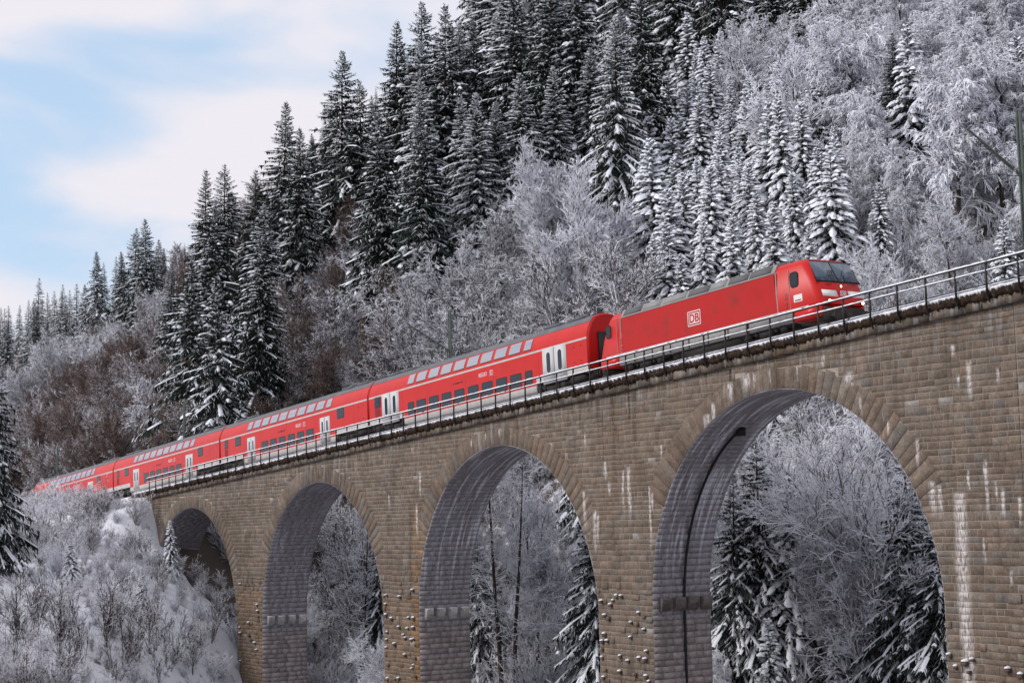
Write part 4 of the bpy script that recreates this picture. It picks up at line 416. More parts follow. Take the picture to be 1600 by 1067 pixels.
def build_core():
    b = MB(); top = lambda x: dk(x)-.30
    segs = []
    xs = sorted(set([XL, XR]))
    cur = XR
    for k in KS:
        cx, zs = ARCH[k]
        segs.append(('pier', cur, cx+10)); segs.append(('arch', k)); cur = cx-10
    segs.append(('pier', cur, XL))
    for s in segs:
        if s[0] == 'pier':
            a, c = s[1], s[2]
            for y in (0, WID):
                V = [(c, y, ZB), (a, y, ZB), (a, y, top(a)), (c, y, top(c))]
                b.add(V, [(0, 1, 2, 3) if y == 0 else (3, 2, 1, 0)])
            b.add([(c, 0, top(c)), (a, 0, top(a)), (a, WID, top(a)), (c, WID, top(c))], [(0, 1, 2, 3)])
            for x, fl in ((a, 1), (c, 0)):
                kk = [k for k in KS if abs(ARCH[k][0]-10-x) < .01 or abs(ARCH[k][0]+10-x) < .01]
                zt = ARCH[kk[0]][1] if kk else top(x)
                b.add([(x, 0, ZB), (x, WID, ZB), (x, WID, zt), (x, 0, zt)], [(0, 1, 2, 3) if fl else (3, 2, 1, 0)])
        else:
            cx, zs = ARCH[s[1]]; T = np.linspace(0, math.pi, 49)
            X = cx+10*np.cos(T); Z = zs+10*np.sin(T)
            for i in range(48):
                x0, x1, z0, z1 = X[i], X[i+1], Z[i], Z[i+1]
                b.add([(x1, 0, z1), (x0, 0, z0), (x0, 0, top(x0)), (x1, 0, top(x1))], [(0, 1, 2, 3)])
                b.add([(x1, WID, z1), (x0, WID, z0), (x0, WID, top(x0)), (x1, WID, top(x1))], [(3, 2, 1, 0)])
                b.add([(x0, 0, z0), (x1, 0, z1), (x1, WID, z1), (x0, WID, z0)], [(0, 1, 2, 3)])
                b.add([(x1, 0, top(x1)), (x0, 0, top(x0)), (x0, WID, top(x0)), (x1, WID, top(x1))], [(0, 1, 2, 3)])
    part('masonry_core', b, M['mortar'])
build_core()
PAL = .86*np.array([(.196, .153, .120), (.178, .139, .110), (.202, .166, .136), (.182, .159, .139), (.206, .153, .118), (.160, .128, .105), (.220, .187, .157)])
PW = np.array([.26, .20, .16, .13, .11, .09, .05])
def stone_tint(x, z):
    c = PAL[rs.choice(len(PAL), p=PW)]*rs.uniform(.86, 1.12)
    if rs.rand() < .008: c = np.array((.30, .275, .26))*rs.uniform(.85, 1.05)
    if -94.9 < x < -93.7 and z < 1.5 and rs.rand() < .8: c = c*np.array((1.2, .98, .74))      # rusty seepage beside the second jamb
    if x < -92.0 and z < -4.5: c = c*np.array((1.08, .98, .88))
    return c
def stone_geo(b, P, n, depth, col, ch=.006):
    """P: 4 corners (front outline, in the wall plane) ccw seen from outside, n: outward normal"""
    P = np.asarray(P, float); n = np.asarray(n, float); c = P.mean(0); L = np.linalg.norm(P-c, axis=1).mean()
    F_ = c+(P-c)*(1-ch/L)+n*depth; B_ = P-n*.015; Mi = P+n*(depth-ch*.8)
    V = np.concatenate([B_, Mi, F_]); f = [(8, 9, 10, 11)]
    for i in range(4):
        j = (i+1) % 4; f += [(4+i, 4+j, 8+j, 8+i), (i, j, 4+j, 4+i)]
    b.add(V, f, 0, col)
face_st = []
joints_x = [-73.28+.0, -98.16, -48.35, -122.9, -44.9]
def build_face_stones():
    z = -17.0
    while z < 12.5:
        h = rs.choice([.23, .27, .30, .33, .37])*rs.uniform(.94, 1.06); z1 = z+h
        # free intervals of this course
        zm = (z+z1)/2
        ivs = [(XL, XR)]
        for k in KS:
            cx, zs = ARCH[k]
            w0, w1 = halfw(z-zs), halfw(z1-zs)
            w = max(w0, w1)
            if halfw(zm-zs) <= 0.0: continue
            new = []
            for a, c in ivs:
                if a < cx-w and c > cx+w: new += [(a, cx-halfw(zm-zs)), (cx+halfw(zm-zs), c)]
                elif cx-w <= a < cx+w < c: new.append((cx+halfw(zm-zs), c))
                elif a < cx-w < c <= cx+w: new.append((a, cx-halfw(zm-zs)))
                elif a >= cx-w and c <= cx+w: pass
                else: new.append((a, c))
            ivs = new
        for a, c in ivs:
            x = a; first = True
            while x < c-1e-6:
                big = 1.0 if x > -60 else .85
                x1 = x+rs.uniform(.32, .82)*big
                for jx in joints_x:
                    if z > 0.5 and x < jx-.15 < x1 and x1-jx < .6 and jx-x > .2: x1 = jx
                if c-x1 < .32: x1 = c
                t0, t1 = dk(x)-.82, dk(x1)-.82
                if z < max(t0, t1)-.06:
                    g = .011; c0 = x+g; c1 = x1-g
                    def ed(xe, zz, is_end):
                        if not is_end: return xe
                        best = None
                        for k in KS:
                            cx, zs = ARCH[k]
                            for s_ in (-1, 1):
                                e = cx+s_*halfw(zm-zs)
                                if abs(e-xe) < .05: best = cx+s_*halfw(zz-zs)+(g if s_ > 0 else -g)
                        return best if best is not None else xe
                    lo0 = ed(c0, z, first); lo1 = ed(c0, z1, first)
                    hi0 = ed(c1, z, x1 == c); hi1 = ed(c1, z1, x1 == c)
                    zt0 = min(z1-g, dk(lo1)-.82); zt1 = min(z1-g, dk(hi1)-.82)
                    if min(zt0, zt1)-z > .07 and hi0-lo0 > .08 and hi1-lo1 > .08:
                        P = [(lo0, 0, z+g), (hi0, 0, z+g), (hi1, 0, zt1), (lo1, 0, zt0)]
                        d = rs.uniform(.003, .013)
                        if zm < -3.2 and rs.rand() < .10: d += .05
                        face_st.append((P, d, stone_tint((lo0+hi0)/2, zm)))
                first = False; x = x1
        z = z1
build_face_stones()
nrm = (0, -1, 0)
cand = [i for i, (P, d, c) in enumerate(face_st) if -49.9 < P[0][0] and P[1][0] < -44.0 and -9.3 < P[0][2]]
cand.sort(key=lambda i: -face_st[i][0][0][0]); single = set(cand[:298])
stuff = MB()
for i, (P, d, c) in enumerate(face_st):
    if i in single:
        b = MB(); stone_geo(b, P, nrm, d, c); ce = np.mean(P, axis=0)
        link('stone', b.mesh('stone', M['stone'], off=ce, colors=True), viaduct, ce-VO)
    else: stone_geo(stuff, P, nrm, d, c)
part('wall_stones', stuff, M['stone'], colors=True, kind='stuff')
# voussoirs
for k in KS:
    cx, zs = ARCH[k]; n = 43; e = np.linspace(TH0, math.pi-TH0, n+1)+np.concatenate([[0], rs.uniform(-.006, .006, n-1), [0]])
    joined = MB()
    for i in range(n):
        a0, a1 = e[i]+.0011, e[i+1]-.0011; r1 = (rout((a0+a1)/2))+rs.uniform(.0, .14)
        P = [(cx+10*math.cos(a1), 0, zs+10*math.sin(a1)), (cx+10*math.cos(a0), 0, zs+10*math.sin(a0)),
             (cx+r1*math.cos(a0), 0, zs+r1*math.sin(a0)), (cx+r1*math.cos(a1), 0, zs+r1*math.sin(a1))]
        for p_ in range(2, 4):
            lim = dk(P[p_][0])-.83
            if P[p_][2] > lim: P[p_] = (P[p_][0], 0, lim)
        col = (PAL[rs.choice(len(PAL), p=PW)]*rs.uniform(.84, 1.12))
        if k >= 0:
            b = MB(); stone_geo(b, P, nrm, rs.uniform(.016, .022), col); ce = np.mean(P, axis=0)
            link('arch_stone', b.mesh('arch_stone', M['stone'], off=ce, colors=True), viaduct, ce-VO)
        else: stone_geo(joined, P, nrm, .07, col)
    if joined.v: part('arch_stones', joined, M['stone'], colors=True, kind='stuff')
# soffit and jamb stones: u across the width, v up the left jamb, over the arch and down the right jamb
SOF = {0: .9, 1: .8, 2: .25, 3: .05, -1: .5, -2: .5}
def build_soffit(k):
    cx, zs = ARCH[k]; b = MB(); uvs = []
    lower = 11.0; arc = math.pi*10; tot = lower+arc+lower; v = 0.0
    def pos(v, d):
        if v < lower: return (cx-10+d, zs-lower+v, (1, 0))
        if v < lower+arc:
            t = math.pi-(v-lower)/10; return (cx+(10-d)*math.cos(t), zs+(10-d)*math.sin(t), None)
        return (cx+10-d, zs-(v-lower-arc), None)
    while v < tot-.2:
        rough_ = v < lower+3 or v > lower+arc-3
        v1 = v+rs.uniform(.28, .38); u = 0.0
        for brk in (lower, lower+arc):
            if v < brk < v1+.1: v1 = brk
        while u < WID-.01:
            u1 = u+rs.uniform(.4, .9)
            if WID-u1 < .3: u1 = WID
            g = .010 if rough_ else .002; d = rs.uniform(.03, .05) if rough_ else rs.uniform(.038, .042)
            a0, a1 = u+g, u1-g; b0, b1 = v+g, v1-g
            o0 = pos(b0, d); o1 = pos(b1, d); q0 = pos(b0, -.01); q1 = pos(b1, -.01)
            V = [(q0[0], a0, q0[1]), (q0[0], a1, q0[1]), (q1[0], a1, q1[1]), (q1[0], a0, q1[1]),
                 (o0[0], a0, o0[1]), (o0[0], a1, o0[1]), (o1[0], a1, o1[1]), (o1[0], a0, o1[1])]
            base = np.array((.27, .252, .268))*rs.uniform(.94, 1.07)
            if v < lower-1.2: base = np.array((.27, .235, .23))*rs.uniform(.78, 1.25)
            b.add(V, [(4, 5, 6, 7), (0, 1, 5, 4), (1, 2, 6, 5), (2, 3, 7, 6), (3, 0, 4, 7)], 0, base)
            vv = v-lower if v < lower+arc/2 else (lower+arc)-v
            f = np.array([[a0, 0], [a1, 0], [a1, 1], [a0, 1], [a0, 0], [a1, 0], [a1, 1], [a0, 1]], float)
            sgn = 1 if v < lower+arc/2 else -1
            f[:, 1] = vv+f[:, 1]*(v1-v)*sgn; f[:, 0] += k*7.3; uvs.append(f)
            u = u1
        v = v1
    me = b.mesh('soffit_stones', soffit_material('soffit_stone', SOF[k]), off=VO, colors=True)
    uvl = me.uv_layers.new(name='run'); li = np.zeros(len(me.loops), np.int32); me.loops.foreach_get('vertex_index', li)
    uvl.data.foreach_set('uv', np.concatenate(uvs)[li].astype(np.float32).ravel())
    o = link('soffit_stones', me, viaduct); o['kind'] = 'stuff'
for k in KS: build_soffit(k)
# corbel blocks at the springings, on the left jambs
for k in [-1, 0, 1, 2, 3]:
    cx, zs = ARCH[k]
    for i in range(4):
        y0 = .36+i*.88; b = MB(); col = np.array((.44, .42, .41) if k != 0 else (.15, .13, .12))*rs.uniform(.85, 1.1)
        hh = .66; w = .56 if k else .70
        P = []
        V = [(0, y0, -.0), (0, y0+w, 0), (.30, y0+w-.03, 0), (.30, y0+.03, 0), (0, y0, -hh), (0, y0+w, -hh), (.20, y0+w-.05, -hh), (.20, y0+.05, -hh), (.33, y0+w-.04, -.12), (.33, y0+.04, -.12)]
        V = np.array(V, float)+np.array([cx-10, 0, zs+.12])
        b.add(V, [(0, 1, 2, 3), (3, 2, 8, 9), (9, 8, 6, 7), (4, 7, 6, 5)], 0, col); b.add(V, [(0, 3, 9), (9, 7, 4), (1, 5, 6), (1, 8, 2), (1, 6, 8), (0, 9, 4)], 0, col)
        part('corbel', b, M['plain_stone'], colors=True)
        if k:
            s = MB(); s.box(cx-9.98, cx-9.72, y0+.02, y0+w-.02, zs+.122, zs+.17); part('snow_cap', s, M['snow'])
# put-log stones with snow caps on the lower piers
def putlog(x, z, w, cap, jamb=None):
    b = MB(); h = w*.8; col = np.array((.16, .125, .10))*rs.uniform(.7, 1.2); d = rs.uniform(.10, .2)
    b.box(x-w/2, x+w/2, -d, -.02, z-h/2, z+h/2, 0, col); ce = np.array((x, 0, z))
    o = link('putlog_stone', b.mesh('putlog_stone', M['plain_stone'], off=ce, colors=True), viaduct, ce-VO)
    if cap:
        s = MB(); n = 7; a = np.arange(n)*2*math.pi/n; rr = rs.uniform(.8, 1.2, n)
        ring = np.stack([np.cos(a)*w*.62*rr, -d/2-.03+np.sin(a)*(d/2+.05)*rr, np.full(n, h/2-.01)], 1); mid = ring*np.array([.75, 1, 1])+np.array([0, 0, .05]); mid[:, 1] = (-d/2)+(mid[:, 1]+d/2)*.8
        V = np.concatenate([ring, mid, [(0, -d/2, h/2+.085)]])
        s.add(V, [(i, (i+1) % n, n+(i+1) % n, n+i) for i in range(n)]); s.add(V, [(n+i, n+(i+1) % n, 2*n) for i in range(n)])
        c = link('snow_cap', s.mesh('snow_cap', M['snow'], True), o)
def build_putlogs():
    for (xa, xb, za, zb, n) in [(-49.2, -44.4, -9.4, -5.3, 34), (-73.95, -69.6, -9.5, -3.6, 34), (-98.75, -94.4, -11, -3.8, 34), (-123.4, -119.4, -11, -4, 12)]:
        pts = []
        while len(pts) < n:
            z = zb-(zb-za)*rs.rand()**.8; x = rs.uniform(xa, xb)
            if rs.rand() < .38: x = rs.choice([xa+.18, xa+.35, xb-.2, xb-.4])
            if all(abs(x-p)+abs(z-q) > .42 for p, q in pts): pts.append((x, z)); putlog(x, z, rs.uniform(.12, .26), rs.rand() < .8)
build_putlogs()
# cornice
x = XL
while x < XR:
    L_ = rs.uniform(.7, 1.25); x1 = min(x+L_, XR); b = MB(); y0 = -.20-rs.uniform(0, .03)
    a, c = x+.012, x1-.012
    V = [(a, y0, dk(a)-.80), (c, y0, dk(c)-.80), (c, y0, dk(c)-.42), (a, y0, dk(a)-.42), (a, .1, dk(a)-.80), (c, .1, dk(c)-.80), (c, .1, dk(c)-.42), (a, .1, dk(a)-.42)]
    ce = np.array(V).mean(0); col = PAL[rs.choice(len(PAL), p=PW)]*rs.uniform(.6, 1.1)
    b.add(V, [(0, 1, 2, 3), (4, 5, 1, 0), (3, 2, 6, 7), (0, 3, 7, 4), (1, 5, 6, 2)], 0, col)
    link('cornice_stone', b.mesh('cornice_stone', M['stone'], off=ce, colors=True), viaduct, ce-VO); x = x1
def ragged(name, h0, h1, y0, y1, m, step, jag_lo, jag_y, smooth=True, drip=False):
    X = np.arange(XL, XR, step); n = len(X); rr = rs.rand(n)
    sm = np.convolve(rs.rand(n+8), np.ones(9)/9, 'valid')*2-1
    lo = h0-(rr**2)*jag_lo-sm*jag_lo*.5
    yy = y0-rs.uniform(0, jag_y, n)-sm*jag_y*.4
    D = dk(X)
    rows = [np.stack([X, yy+.06, D+lo], 1), np.stack([X, yy, D+lo+(h1-lo)*.35], 1), np.stack([X, yy+.02, D+h1-.03], 1), np.stack([X, yy+.10, D+h1], 1), np.stack([X, np.full(n, y1), D+h1-.01], 1), np.stack([X, np.full(n, y1), D+h0-.1], 1)]
    V = np.concatenate(rows); i = np.arange(n-1); b = MB()
    for r_ in range(5): b.add(V if r_ == 0 else np.zeros((0, 3)), np.stack([r_*n+i, r_*n+i+1, (r_+1)*n+i+1, (r_+1)*n+i], 1)-(b.n if r_ else 0))
    b.add(np.zeros((0, 3)), np.stack([i, 5*n+i, 5*n+i+1, i+1], 1)-b.n)
    return part(name, b, m, smooth=smooth)
ragged('turf_edge', -.40, -.09, -.26, .3, M['edge'], .09, .16, .16, False)
ragged('snow_lip', -.085, .02, -.33, .55, M['snow'], .065, .16, .07)
b = MB(); n = 200; X = np.linspace(XL, XR, n); D = dk(X)
for y0, y1, h0, h1 in [(.5, 1.0, -.03, -.16), (1.0, 2.7, -.17, -.17), (2.7, 3.9, -.16, 0.0)]:
    V = np.concatenate([np.stack([X, np.full(n, y0), D+h0], 1), np.stack([X, np.full(n, y1), D+h1], 1)]); i = np.arange(n-1)
    b.add(V, np.stack([i, i+1, n+i+1, n+i], 1))
part('snowy_ballast', b, M['snow'])
b = MB(); b.add([(XL, WID, dk(XL)-.8), (XR, WID, dk(XR)-.8), (XR, WID+.2, dk(XR)-.8), (XL, WID+.2, dk(XL)-.8), (XL, WID+.2, dk(XL)), (XR, WID+.2, dk(XR))], [(0, 3, 2, 1), (3, 4, 5, 2)]); part('rear_cornice', b, M['mortar'])
# drain pipe in the largest arch
cx, zs = ARCH[0]; b = MB(); P = [(cx-9.9, 1.95, z) for z in np.linspace(-15, zs, 8)]
for t in np.linspace(.03, 1.02, 16): P.append((cx-9.87*math.cos(t), 1.95+max(0, t-.85)*.9, zs+9.87*math.sin(t)))
b.tube(P, .068, 7); part('drain_pipe', b, M['pipe'], smooth=True)
b = MB(); t = 1.03; b.box(cx-9.9*math.cos(t)-.2, cx-9.9*math.cos(t)+.1, 2.0, 2.35, zs+9.9*math.sin(t)-.35, zs+9.9*math.sin(t)+.05); part('drain_outlet', b, M['pipe'])
# ------------------------------------------------------------------ track and railing
slope = -math.atan(.053)
tr = tag(empty('railway_track', (-100, WID/2, dk(-100))), kind='structure'); TO = np.array((-100, WID/2, dk(-100)))
for sy in (-.72, .72):
    b = MB(); y = WID/2+sy; X = np.linspace(-330, XR, 60)
    for (w0, w1, h0, h1) in [(-.07, .07, -.19, -.165), (-.012, .012, -.165, -.06), (-.036, .036, -.06, -.02)]:
        V = np.concatenate([np.stack([X, np.full(60, y+w), dk(X)+h], 1) for w, h in ((w0, h0), (w1, h0), (w1, h1), (w0, h1))]); i = np.arange(59)
        for q in range(4):
            r_ = (q+1) % 4; b.add(V, np.stack([q*60+i, q*60+i+1, r_*60+i+1, r_*60+i], 1))
    part('rail', b, M['rail'], tr, TO)
b = MB(); X = np.linspace(-330, XL+.5, 80)
V = np.concatenate([np.stack([X, np.full(80, y), dk(X)+h+rs.uniform(-.03, .03, 80)], 1) for y, h in ((-1.6, -.75), (-.6, -.3), (.4, -.18), (3.3, -.18), (4.3, -.4), (5.6, -.8))]); i = np.arange(79)
for q in range(5): b.add(V, np.stack([q*80+i, q*80+i+1, (q+1)*80+i+1, (q+1)*80+i], 1))
part('ballast_bed', b, M['snow'], tr, TO, True)
rl = tag(empty('railing', (-96, -.45, dk(-96))), 'black steel railing with snow lined rails along the near edge of the viaduct', 'railing'); RO = np.array((-96, -.45, dk(-96)))
post = MB(); post.box(-.03, .03, -.035, .035, -.34, 1.0); post.box(-.035, .035, -.02, .14, -.37, -.31)
post.add([(-.025, -.02, -.34), (.025, -.02, -.34), (.025, .10, -.62), (-.025, .10, -.62), (-.025, .05, -.34), (.025, .05, -.34), (.025, .17, -.62), (-.025, .17, -.62)], [(0, 3, 2, 1), (4, 5, 6, 7), (0, 4, 7, 3), (1, 2, 6, 5)])
pm = post.mesh('post', M['steel_dark'])
x = -142.6
while x < XR-.3:
    link('post', pm, rl, np.array((x, -.45, dk(x)))-RO+np.array((0, rs.uniform(-.008, .008), rs.uniform(-.01, .01))), (rs.uniform(-.01, .01), rs.uniform(-.008, .008), 0)); x += 1.64
def railbar(name, h, r, y, m, snow=None):
    X = np.linspace(-143.2, XR, 60); P = np.stack([X, np.full(60, y), dk(X)+h+rs.uniform(-.006, .006, 60)], 1)
    b = MB(); b.tube(P, r, 6); o = part(name, b, m, rl, RO)
    if snow:
        X2 = np.arange(-143.2, XR, .16); n = len(X2); zz = dk(X2)+h+r*.72; hh = snow*rs.uniform(.55, 1.15, n)*(rs.rand(n) > .03)
        zz = np.interp(X2, X, P[:, 2])+r*.7
        s = MB(); V = np.concatenate([np.stack([X2, np.full(n, y-r*.95), zz-.012], 1), np.stack([X2, np.full(n, y-r*.5), zz+hh], 1), np.stack([X2, np.full(n, y+r*.5), zz+hh], 1), np.stack([X2, np.full(n, y+r*.95), zz-.012], 1)]); i = np.arange(n-1)
        for q in range(3): s.add(V, np.stack([q*n+i, q*n+i+1, (q+1)*n+i+1, (q+1)*n+i], 1))
        link('snow', s.mesh('snow', M['snow'], True, RO), o)
railbar('handrail', .98, .045, -.45, M['steel_dark'], .05)
railbar('middle_rail', .64, .026, -.45, M['steel_dark'], .04)
railbar('lower_rail', .09, .022, -.45, M['steel_dark'])
railbar('cable', .20, .018, .35, M['steel_dark'], .03)
# ------------------------------------------------------------------ catenary masts
def mast(x, label):
    t = tag(empty('catenary_mast', (x, 5.0, dk(x)-.4)), label, 'mast', 'catenary masts along the line')
    b = MB()
    for sx in (-.09, .09): b.box(sx-.025, sx+.025, -.08, .08, 0, 8.85)
    for i in range(22): z = .3+i*.39; b.bar((-.08, -.07, z), (.08, -.07, z+.34), .012); b.bar((.08, .07, z), (-.08, .07, z+.34), .012)
    link('pole', b.mesh('pole', M['mast']), t)
    if x > XL: b = MB(); b.box(-.5, .5, -1.35, .3, -.9, 0.0); b.box(-.4, .4, -1.35, -.2, -2.6, -.9); link('bracket', b.mesh('bracket', M['mortar']), t)
    b = MB(); b.tube([(0, -.12, 6.1), (0, -3.25, 7.75)], .05, 6); b.tube([(0, -.12, 6.0), (0, -2.3, 7.12)], .03, 5); link('cantilever_arm', b.mesh('cantilever_arm', M['mast']), t)
    b = MB(); b.tube([(0, -.12, 6.0), (0, -1.6, 5.95), (0, -2.9, 5.7)], .022, 5); link('steady_arm', b.mesh('steady_arm', M['mast']), t)
    b = MB(); b.tube([(0, .1, 8.5), (.1, 1.4, 8.45)], .045, 5); link('bracket_arm', b.mesh('bracket_arm', M['mast']), t)
    for y, z in ((-3.2, 7.45), (-.45, 6.28)):
        b = MB()
        for j in range(4): b.tube([(0, y, z-.08*j), (0, y, z-.08*j-.05)], .06, 7)
        link('insulator', b.mesh('insulator', M['insul']), t)
mast(-48.45, 'green catenary mast at the right edge of the picture above the railing')
mast(-98.3, 'green catenary mast behind the first coach in front of the white thicket')
mast(-148.4, 'green catenary mast behind the third coach on the left')
mast(-188.1, 'thin catenary mast behind the rearmost coach at the far left')
b = MB()
for y, hs in ((1.85, 5.0), (1.85, 6.3)):
    P = []
    for xa, xb in ((-188, -148.4), (-148.4, -98.3), (-98.3, -48.45), (-48.45, 2)):
        for s in np.linspace(0, 1, 9)[:-1]: X_ = xa+(xb-xa)*s; P.append((X_, y, dk(X_)+hs-(0 if hs < 6 else 1.0*4*s*(1-s))))
    b.tube(P, .008, 4)
tag(link('overhead_wire', b.mesh('overhead_wire', M['steel_dark'])), 'thin overhead wires strung above the track and the train', 'wire')
# ------------------------------------------------------------------ train
def text_mesh(s, size, m, bold=.0):
    cu = bpy.data.curves.new('lettering', 'FONT'); cu.body = s; cu.size = size; cu.extrude = .004; cu.offset = bold; cu.align_x = 'CENTER'; cu.align_y = 'CENTER'
    o = bpy.data.objects.new('tmp', cu); COL.objects.link(o); dg = bpy.context.evaluated_depsgraph_get()
    me = bpy.data.meshes.new_from_object(o.evaluated_get(dg)); bpy.data.objects.remove(o); bpy.data.curves.remove(cu)
    me.materials.clear(); me.materials.append(m); me.name = 'lettering'; return me
def rrect(x0, x1, z0, z1, r, y, t, b=None, m=0, n=5, f=None):
    """rounded plate in the xz plane at y (outer face at y - t)"""
    b = b or MB(); P = []
    for cx, cz, a0 in ((x1-r, z1-r, 0), (x0+r, z1-r, 90), (x0+r, z0+r, 180), (x1-r, z0+r, 270)):
        for i in range(n): a = math.radians(a0+90*i/(n-1)); P.append((cx+r*math.cos(a), cz+r*math.sin(a)))
    P = np.array(P); k = len(P); A = np.stack([P[:, 0], np.full(k, y-t), P[:, 1]], 1); B = A.copy(); B[:, 1] = y+.01
    b.add(A, [tuple(range(k))][::1] if True else None, m); i = np.arange(k); j = (i+1) % k
    b.add(np.concatenate([A, B]), np.stack([i, j, k+j, k+i], 1), m)
    return b
def put_text(s, size, m, parent, x, y, z, bold=0., rot=(math.pi/2, 0, 0)):
    o = link('lettering', text_mesh(s, size, m, bold), parent, (x, y, z), rot); return o
def db_logo(parent, x, y, z, w, h, field, ink, rot=None):
    o = link('logo', rrect(-w/2, w/2, -h/2, h/2, .06*w, 0, .008).mesh('logo', field), parent, (x, y, z), rot)
    b = MB(); t = .055*w; W2, H2 = w/2-.05*w, h/2-.05*w
    for (a, c, d, e) in ((-W2, W2, H2-t, H2), (-W2, W2, -H2, -H2+t), (-W2, -W2+t, -H2+t, H2-t), (W2-t, W2, -H2+t, H2-t)): b.box(a, c, -.012, 0, d, e)
    link('border', b.mesh('border', ink), o)
    l = link('lettering', text_mesh('DB', h*.78, ink, .008*h/.5), o, (0, -.010, -.02*h), (math.pi/2, 0, 0)); l.scale = (1.0, 1, 1)
    return o
SEC_UP = [(-1.40, 2.76), (-1.385, 2.90), (-1.33, 3.12), (-1.24, 3.36), (-1.13, 3.56), (-1.08, 3.64)]
SEC_ROOF = [(-1.095, 3.64), (-.86, 3.93), (-.46, 4.10), (0, 4.16), (.46, 4.10), (.86, 3.93), (1.095, 3.64)]
def extr(b, sec, xa, xb, m=0, flip=False):
    n = len(sec); V = [(xa, y, z) for y, z in sec]+[(xb, y, z) for y, z in sec]
    b.add(V, [(i, i+1, n+i+1, n+i) if not flip else (n+i, n+i+1, i+1, i) for i in range(n-1)], m)
def both(b, sec, xa, xb, m=0):
    extr(b, sec, xa, xb, m); extr(b, [(-y, z) for y, z in sec], xa, xb, m, True)
LEN = 26.35
def bogie(parent, cx, wb=1.25, r=.46, z=.44, name='bogie'):
    b = MB()
    for sy in (-1, 1):
        b.box(cx-wb-.75, cx+wb+.75, sy*1.16-.08, sy*1.16+.08, z-.02, z+.24); b.box(cx-.45, cx+.45, sy*1.18-.12, sy*1.18+.12, z-.22, z+.1)
        for s in (-1, 1): b.box(cx+s*wb-.2, cx+s*wb+.2, sy*1.2-.12, sy*1.2+.12, z-.2, z+.18); b.tube([(cx+s*wb*.55, sy*1.22, z-.1), (cx+s*wb*.55, sy*1.22, z+.3)], .09, 8)
    b.box(cx-.9, cx+.9, -1.1, 1.1, z, z+.3)
    o = link(name, b.mesh(name, M['under']), parent)
    for s in (-1, 1):
        w = MB()
        for sy in (-.78, .78): w.tube([(0, sy-.07, 0), (0, sy+.07, 0)], r, 20)
        w.tube([(0, -.7, 0), (0, .7, 0)], .09, 8)
        link('wheelset', w.mesh('wheelset', M['wheel'], False), o, (cx+s*wb, 0, r-.02))
